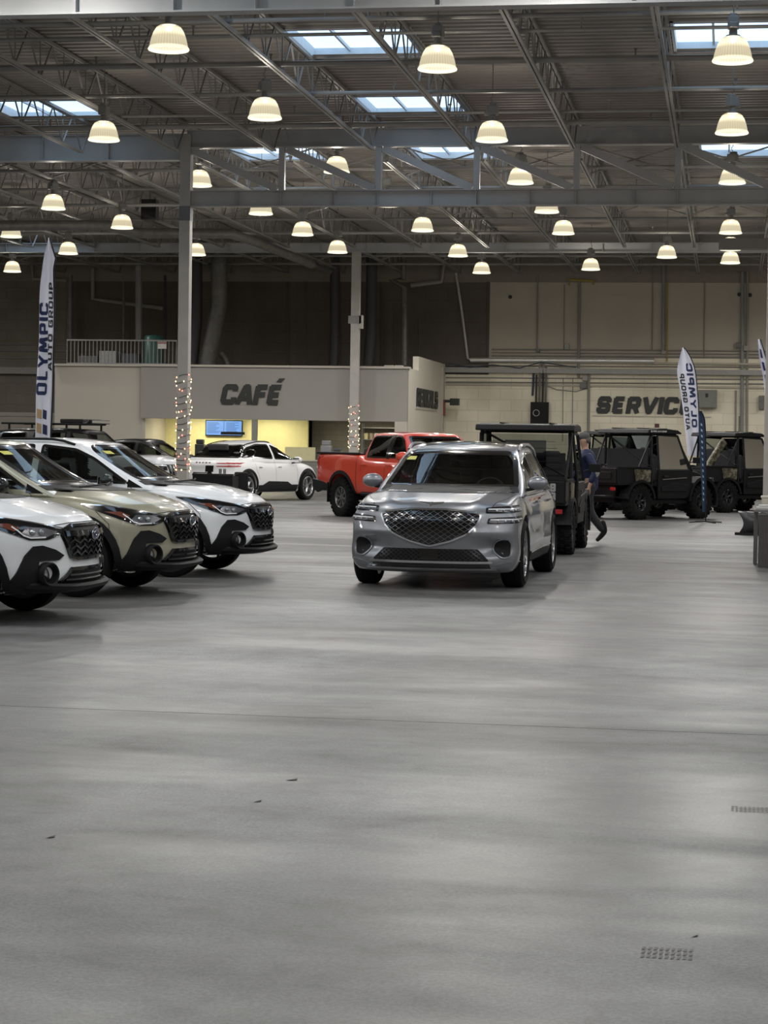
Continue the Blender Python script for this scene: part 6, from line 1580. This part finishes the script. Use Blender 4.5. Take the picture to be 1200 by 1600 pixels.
# hands: palm, four fingers and a thumb each
for wrist, d in ((16, (.10, 0, -1)), (19, (.35, 0, -.93))):
    w_ = Vector(J[wrist][0]); d = Vector(d).normalized(); k = len(J); J.append(((w_ + d * .07), (.018, .036))); E_.append((wrist, k))
    sd = Vector((1, 0, .1)).normalized()
    for f, (o_, ln) in enumerate(((.030, .070), (.011, .080), (-.010, .076), (-.029, .060))):
        a = w_ + d * .085 + sd * o_; b = a + d * ln * .55 + Vector((.006, 0, 0)); c = b + d * ln * .45 + Vector((.014, 0, .004)); i = len(J)
        J += [(a, .0095), (b, .009), (c, .008)]; E_ += [(k, i), (i, i + 1), (i + 1, i + 2)]
    i = len(J); J += [(w_ + d * .045 + sd * .040, .011), (w_ + d * .085 + sd * .058, .009)]; E_ += [(k, i), (i, i + 1)]
J = [((p[0], p[1], p[2]) if not isinstance(p, Vector) else tuple(p), r_) for p, r_ in J]
bd_ = skin_mesh('body', J, E_, M_SKIN, pr_root)
jk = skin_mesh('jacket', [((0, 0, .80), (.16, .19)), ((.01, 0, .95), (.145, .19)), ((.03, 0, 1.2), (.16, .20)), ((.05, 0, 1.38), (.14, .21)), ((.055, 0, 1.52), .09), ((.05, .20, 1.42), .075), ((-.06, .28, 1.15), .062), ((.03, .275, .96), .048), ((.05, -.20, 1.42), .075), ((.10, -.27, 1.15), .062), ((.22, -.25, .99), .048)],
     [(0, 1), (1, 2), (2, 3), (3, 4), (3, 5), (5, 6), (6, 7), (3, 8), (8, 9), (9, 10)], mat('jacket_navy', (.008, .014, .06), .6), pr_root)
skin_mesh('trousers', [((0, 0, 1.06), (.14, .165)), ((.0, 0, .84), (.13, .15)), ((.01, .10, .78), .10), ((.20, .10, .50), .078), ((.335, .10, .07), .062), ((-.01, -.10, .78), .10), ((-.06, -.10, .49), .078), ((-.30, -.10, .19), .062)],
     [(0, 1), (1, 2), (2, 3), (3, 4), (1, 5), (5, 6), (6, 7)], mat('trousers_dark', (.022, .024, .028), .7), pr_root)
skin_mesh('boot', [((.33, .10, .14), .05), ((.34, .10, .05), .052), ((.46, .10, .04), (.03, .048)), ((.54, .10, .035), (.025, .035))], [(0, 1), (1, 2), (2, 3)], M_CLAD, pr_root)
skin_mesh('boot', [((-.25, -.10, .38), .060), ((-.31, -.10, .20), .052), ((-.23, -.10, .10), (.045, .040)), ((-.17, -.10, .045), (.036, .030))], [(0, 1), (1, 2), (2, 3)], M_CLAD, pr_root)
t = MB(); t.ball((.075, 0, 1.70), (.095, .082, .075), 16, 10); t.build('cap', mat('cap_grey', (.09, .09, .085), .8), pr_root, smooth=True)
t = MB(); t.grid(lambda u, v: (.16 + .07 * u, (2 * v - 1) * .065 * (1 - .3 * u * u), 1.70 - .012 * u), 4, 6); t.build('cap_peak', mat('cap_grey', (.09, .09, .085), .8), pr_root, solid=.006)
t = MB(); t.ball((.04, 0, 1.65), (.075, .078, .065), 14, 8); t.build('hair', mat('hair_grey', (.14, .12, .10), .8), pr_root, smooth=True)
t = MB(); t.ball((.178, 0, 1.625), (.022, .012, .018), 8, 6); t.build('nose', M_SKIN, bd_, smooth=True)
for sg in (-1, 1):
    t = MB(); t.ball((.15, sg * .03, 1.655), (.012, .013, .009), 8, 6); t.build('eye', M_SIGN, bd_); t = MB(); t.ball((.075, sg * .078, 1.63), (.018, .01, .028), 8, 6); t.build('ear', M_SKIN, bd_, smooth=True)
t = MB(); t.ball((.158, 0, 1.585), (.012, .026, .006), 8, 6); t.build('mouth', mat('lips', (.3, .12, .1), .5), bd_)
t = MB(); t.ball((-.06, .30, 1.15), (.06, .035, .09), 12, 8); t.build('elbow_patch', mat('pale_satin', (.4, .42, .42), .25, .6), pr_root, smooth=True)

# ============================================================ small things
# desk at the right edge
g = gz(1184, 886); r = empty('desk', (g.x, g.y, 0), 0, 'dark wood-grain desk with grey edge at the right edge of the picture', 'desk')
M_WOODG = bpy.data.materials.new('grey_wood_laminate'); M_WOODG.use_nodes = True
nt = M_WOODG.node_tree; wv = nt.nodes.new('ShaderNodeTexWave'); wv.bands_direction = 'X'; wv.inputs['Scale'].default_value = 14; wv.inputs['Distortion'].default_value = 6; wv.inputs['Detail'].default_value = 4; tc = nt.nodes.new('ShaderNodeTexCoord'); mp = nt.nodes.new('ShaderNodeMapping'); mp.inputs['Scale'].default_value = (1, 1, .08)
rp = nt.nodes.new('ShaderNodeValToRGB'); rp.color_ramp.elements[0].color = (.045, .04, .04, 1); rp.color_ramp.elements[1].color = (.11, .10, .10, 1)
nt.links.new(tc.outputs['Object'], mp.inputs[0]); nt.links.new(mp.outputs[0], wv.inputs[0]); nt.links.new(wv.outputs[0], rp.inputs[0]); nt.links.new(rp.outputs[0], nt.nodes['Principled BSDF'].inputs['Base Color']); nt.nodes['Principled BSDF'].inputs['Roughness'].default_value = .4
t = MB(); t.span((0, 0, 0), (1.5, .03, .68)); t.build('modesty_panel', M_WOODG, r, bevel=.004)
t = MB(); t.span((-.005, -.01, .685), (1.5, .02, .70)); t.build('panel_edge', M_RIM, r)
t = MB(); t.span((-.06, -.05, .72), (1.55, 1.0, .755)); t.build('desk_top', mat('desk_top_grey', (.16, .16, .16), .4), r, bevel=.005)
for x, y in ((-.05, .55), (1.45, .55), (-.05, .93), (1.45, .93)): t = MB(); t.span((x, y, 0), (x + .05, y + .05, .72)); t.build('leg', M_STEELD, r)
o = empty('paper_tray', (g.x + .02, g.y + .15, .755), 0, 'white plastic tray of papers on the desk corner', 'tray')
t = MB(); t.span((-.05, 0, 0), (.5, .32, .03)); t.span((-.02, .02, .03), (.48, .30, .055)); t.build('tray', mat('white_plastic', (.62, .62, .60), .4), o, bevel=.008)
o = empty('food_container', (g.x + .06, g.y + .55, .755), 0, 'pale lidded container on the desk behind the tray', 'container')
t = MB(); t.box((.12, .1, .07), (.26, .2, .14), taper=1.08); t.build('tub', mat('ivory_plastic', (.55, .53, .44), .4), o, bevel=.015); t = MB(); t.box((.12, .1, .15), (.30, .24, .03)); t.build('lid', mat('ivory_plastic', (.55, .53, .44), .4), o, bevel=.01)
o = empty('tape_dispenser', (g.x + .22, g.y + .2, .81), 0, 'green glass-like holder on the desk beside the tray', 'holder')
t = MB(); t.lathe([(.055, 0), (.06, .16), (.05, .19), (.045, .16), (.04, .01), (0, .01)], n=16); t.build('cup', mat('mint_green', (.08, .38, .25), .25), o, smooth=True); 
# plough blade
g = gz(1150, 836); r = empty('plough_blade', (g.x, g.y, 0), R(-12), 'black curved snow plough blade on the floor left of the desk', 'plough blade')
t = MB(); t.grid(lambda u, v: (lerp(0, 1.5, u) + .02 + .12 * sin(pi * v) ** 1.2 * (1 - u), .10 + .0 - .16 * sin(pi * v * .9), lerp(.0, .43, v)), 8, 12); t.build('blade', mat('plough_black', (.03, .03, .032), .35, coat=.2), r, smooth=True, solid=.02)
t = MB(); t.span((-.02, -.02, 0), (1.5, .10, .05)); t.build('cutting_edge', M_CLAD, r); t = MB(); t.bar((.5, .1, .1), (.5, .6, .2), .08); t.bar((.5, .6, .2), (1.0, .6, .2), .08); t.build('push_frame', M_CLAD, r)
# black table and chair before the hatchback
Yt = 45.4; p, q = gy(300, 744, Yt), gy(364, 744, Yt)
r = empty('display_table', (p.x, Yt, 0), 0, 'black table in front of the white hatchback, right of the nearer column', 'table'); W_ = q.x - p.x
t = MB(); t.span((0, 0, .74), (W_, .6, .79)); t.build('table_top', M_GLOSSB, r, bevel=.01); t = MB(); t.span((.01, .01, .1), (W_ - .01, .59, .74)); t.build('table_skirt', M_CLAD, r)
for x in (.03, W_ - .07):
    for y in (.03, .53): t = MB(); t.span((x, y, 0), (x + .04, y + .04, .1)); t.build('leg', M_CLAD, r)
o = empty('tablet_stand', (p.x + .33, Yt + .3, .79), 0, 'black tablet on a stand on the table', 'tablet'); t = MB(); t.box((0, 0, .11), (.19, .02, .15), rx=-.35); t.build('tablet', M_GLOSSB, o); t = MB(); t.box((0, .03, .03), (.10, .10, .06), taper=.5); t.build('stand', M_CLAD, o)
for k in range(2):
    o = empty('drinking_glass', (p.x + .60 + .10 * k, Yt + .25, .79), 0, 'small drinking glass on the black table, the %s one' % ('left', 'right')[k], 'glass', 'glasses on the black table'); t = MB(); t.lathe([(0, 0), (.03, 0), (.036, .11), (.033, .11), (.028, .01), (0, .01)], n=14); t.build('tumbler', glass('tumbler_glass', (.7, .72, .72)), o, smooth=True)
p = gy(377, 750, 46.2); r = empty('office_chair', (p.x, 46.2, 0), R(20), 'black chair with its back turned, beside the black table', 'chair')
t = MB(); t.box((0, 0, .62), (.32, .08, .42)); t.build('backrest', M_CLAD, r, bevel=.03); t = MB(); t.box((0, .25, .42), (.42, .42, .08)); t.build('seat', M_CLAD, r, bevel=.03); t = MB(); t.tube([(0, .25, .38), (0, .25, .1)], .03, 8); t.build('stem', M_GLOSSB, r)
for k in range(5): t = MB(); a = 2 * pi * k / 5; t.bar((0, .25, .10), (.26 * cos(a), .25 + .26 * sin(a), .05), .04, .03); t.ball((.26 * cos(a), .25 + .26 * sin(a), .028), .028); t.build('leg', M_GLOSSB, r)
# litter flecks on the foreground floor
for k, (x, y, w_) in enumerate(((395, 1254, .03), (446, 1220, .05), (70, 1310, .03), (1080, 1465, .02))):
    g = gz(x, y); t = MB(); t.add([(0, 0, .002), (w_, .02, .003), (w_ * .9, .05, .006), (.02, .04, .002)], [(0, 1, 2, 3)]); t.add([(0, 0, 0), (w_, .02, 0), (w_ * .9, .05, 0), (.02, .04, 0)], [(0, 1, 2, 3)]); o = t.build('leaf_scrap', mat('brown_scrap', (.10, .09, .08), .8), recalc=False); o.location = (g.x, g.y, 0); tag(o, 'tiny dark scrap on the foreground floor, %s' % ('right of the other central one', 'the one nearest the picture centre', 'far left one', 'far right one')[k], 'scrap')

# faint tread prints near the right edge
for k, (x, y) in enumerate(((1142, 1268), (1000, 1496))):
    g = gz(x, y); t = MB()
    for a in range(9):
        for b in range(3): t.add([(a * .018, b * .05, .001), (a * .018 + .010, b * .05, .001), (a * .018 + .014, b * .05 + .035, .001), (a * .018 + .004, b * .05 + .035, .001)], [(0, 1, 2, 3)])
    o = t.build('tread_print', mat('tread_dust', (.135, .13, .127), .6), recalc=False); o.location = (g.x, g.y, .0005); struct(o); o.name = 'trim_%d' % (20 + k)
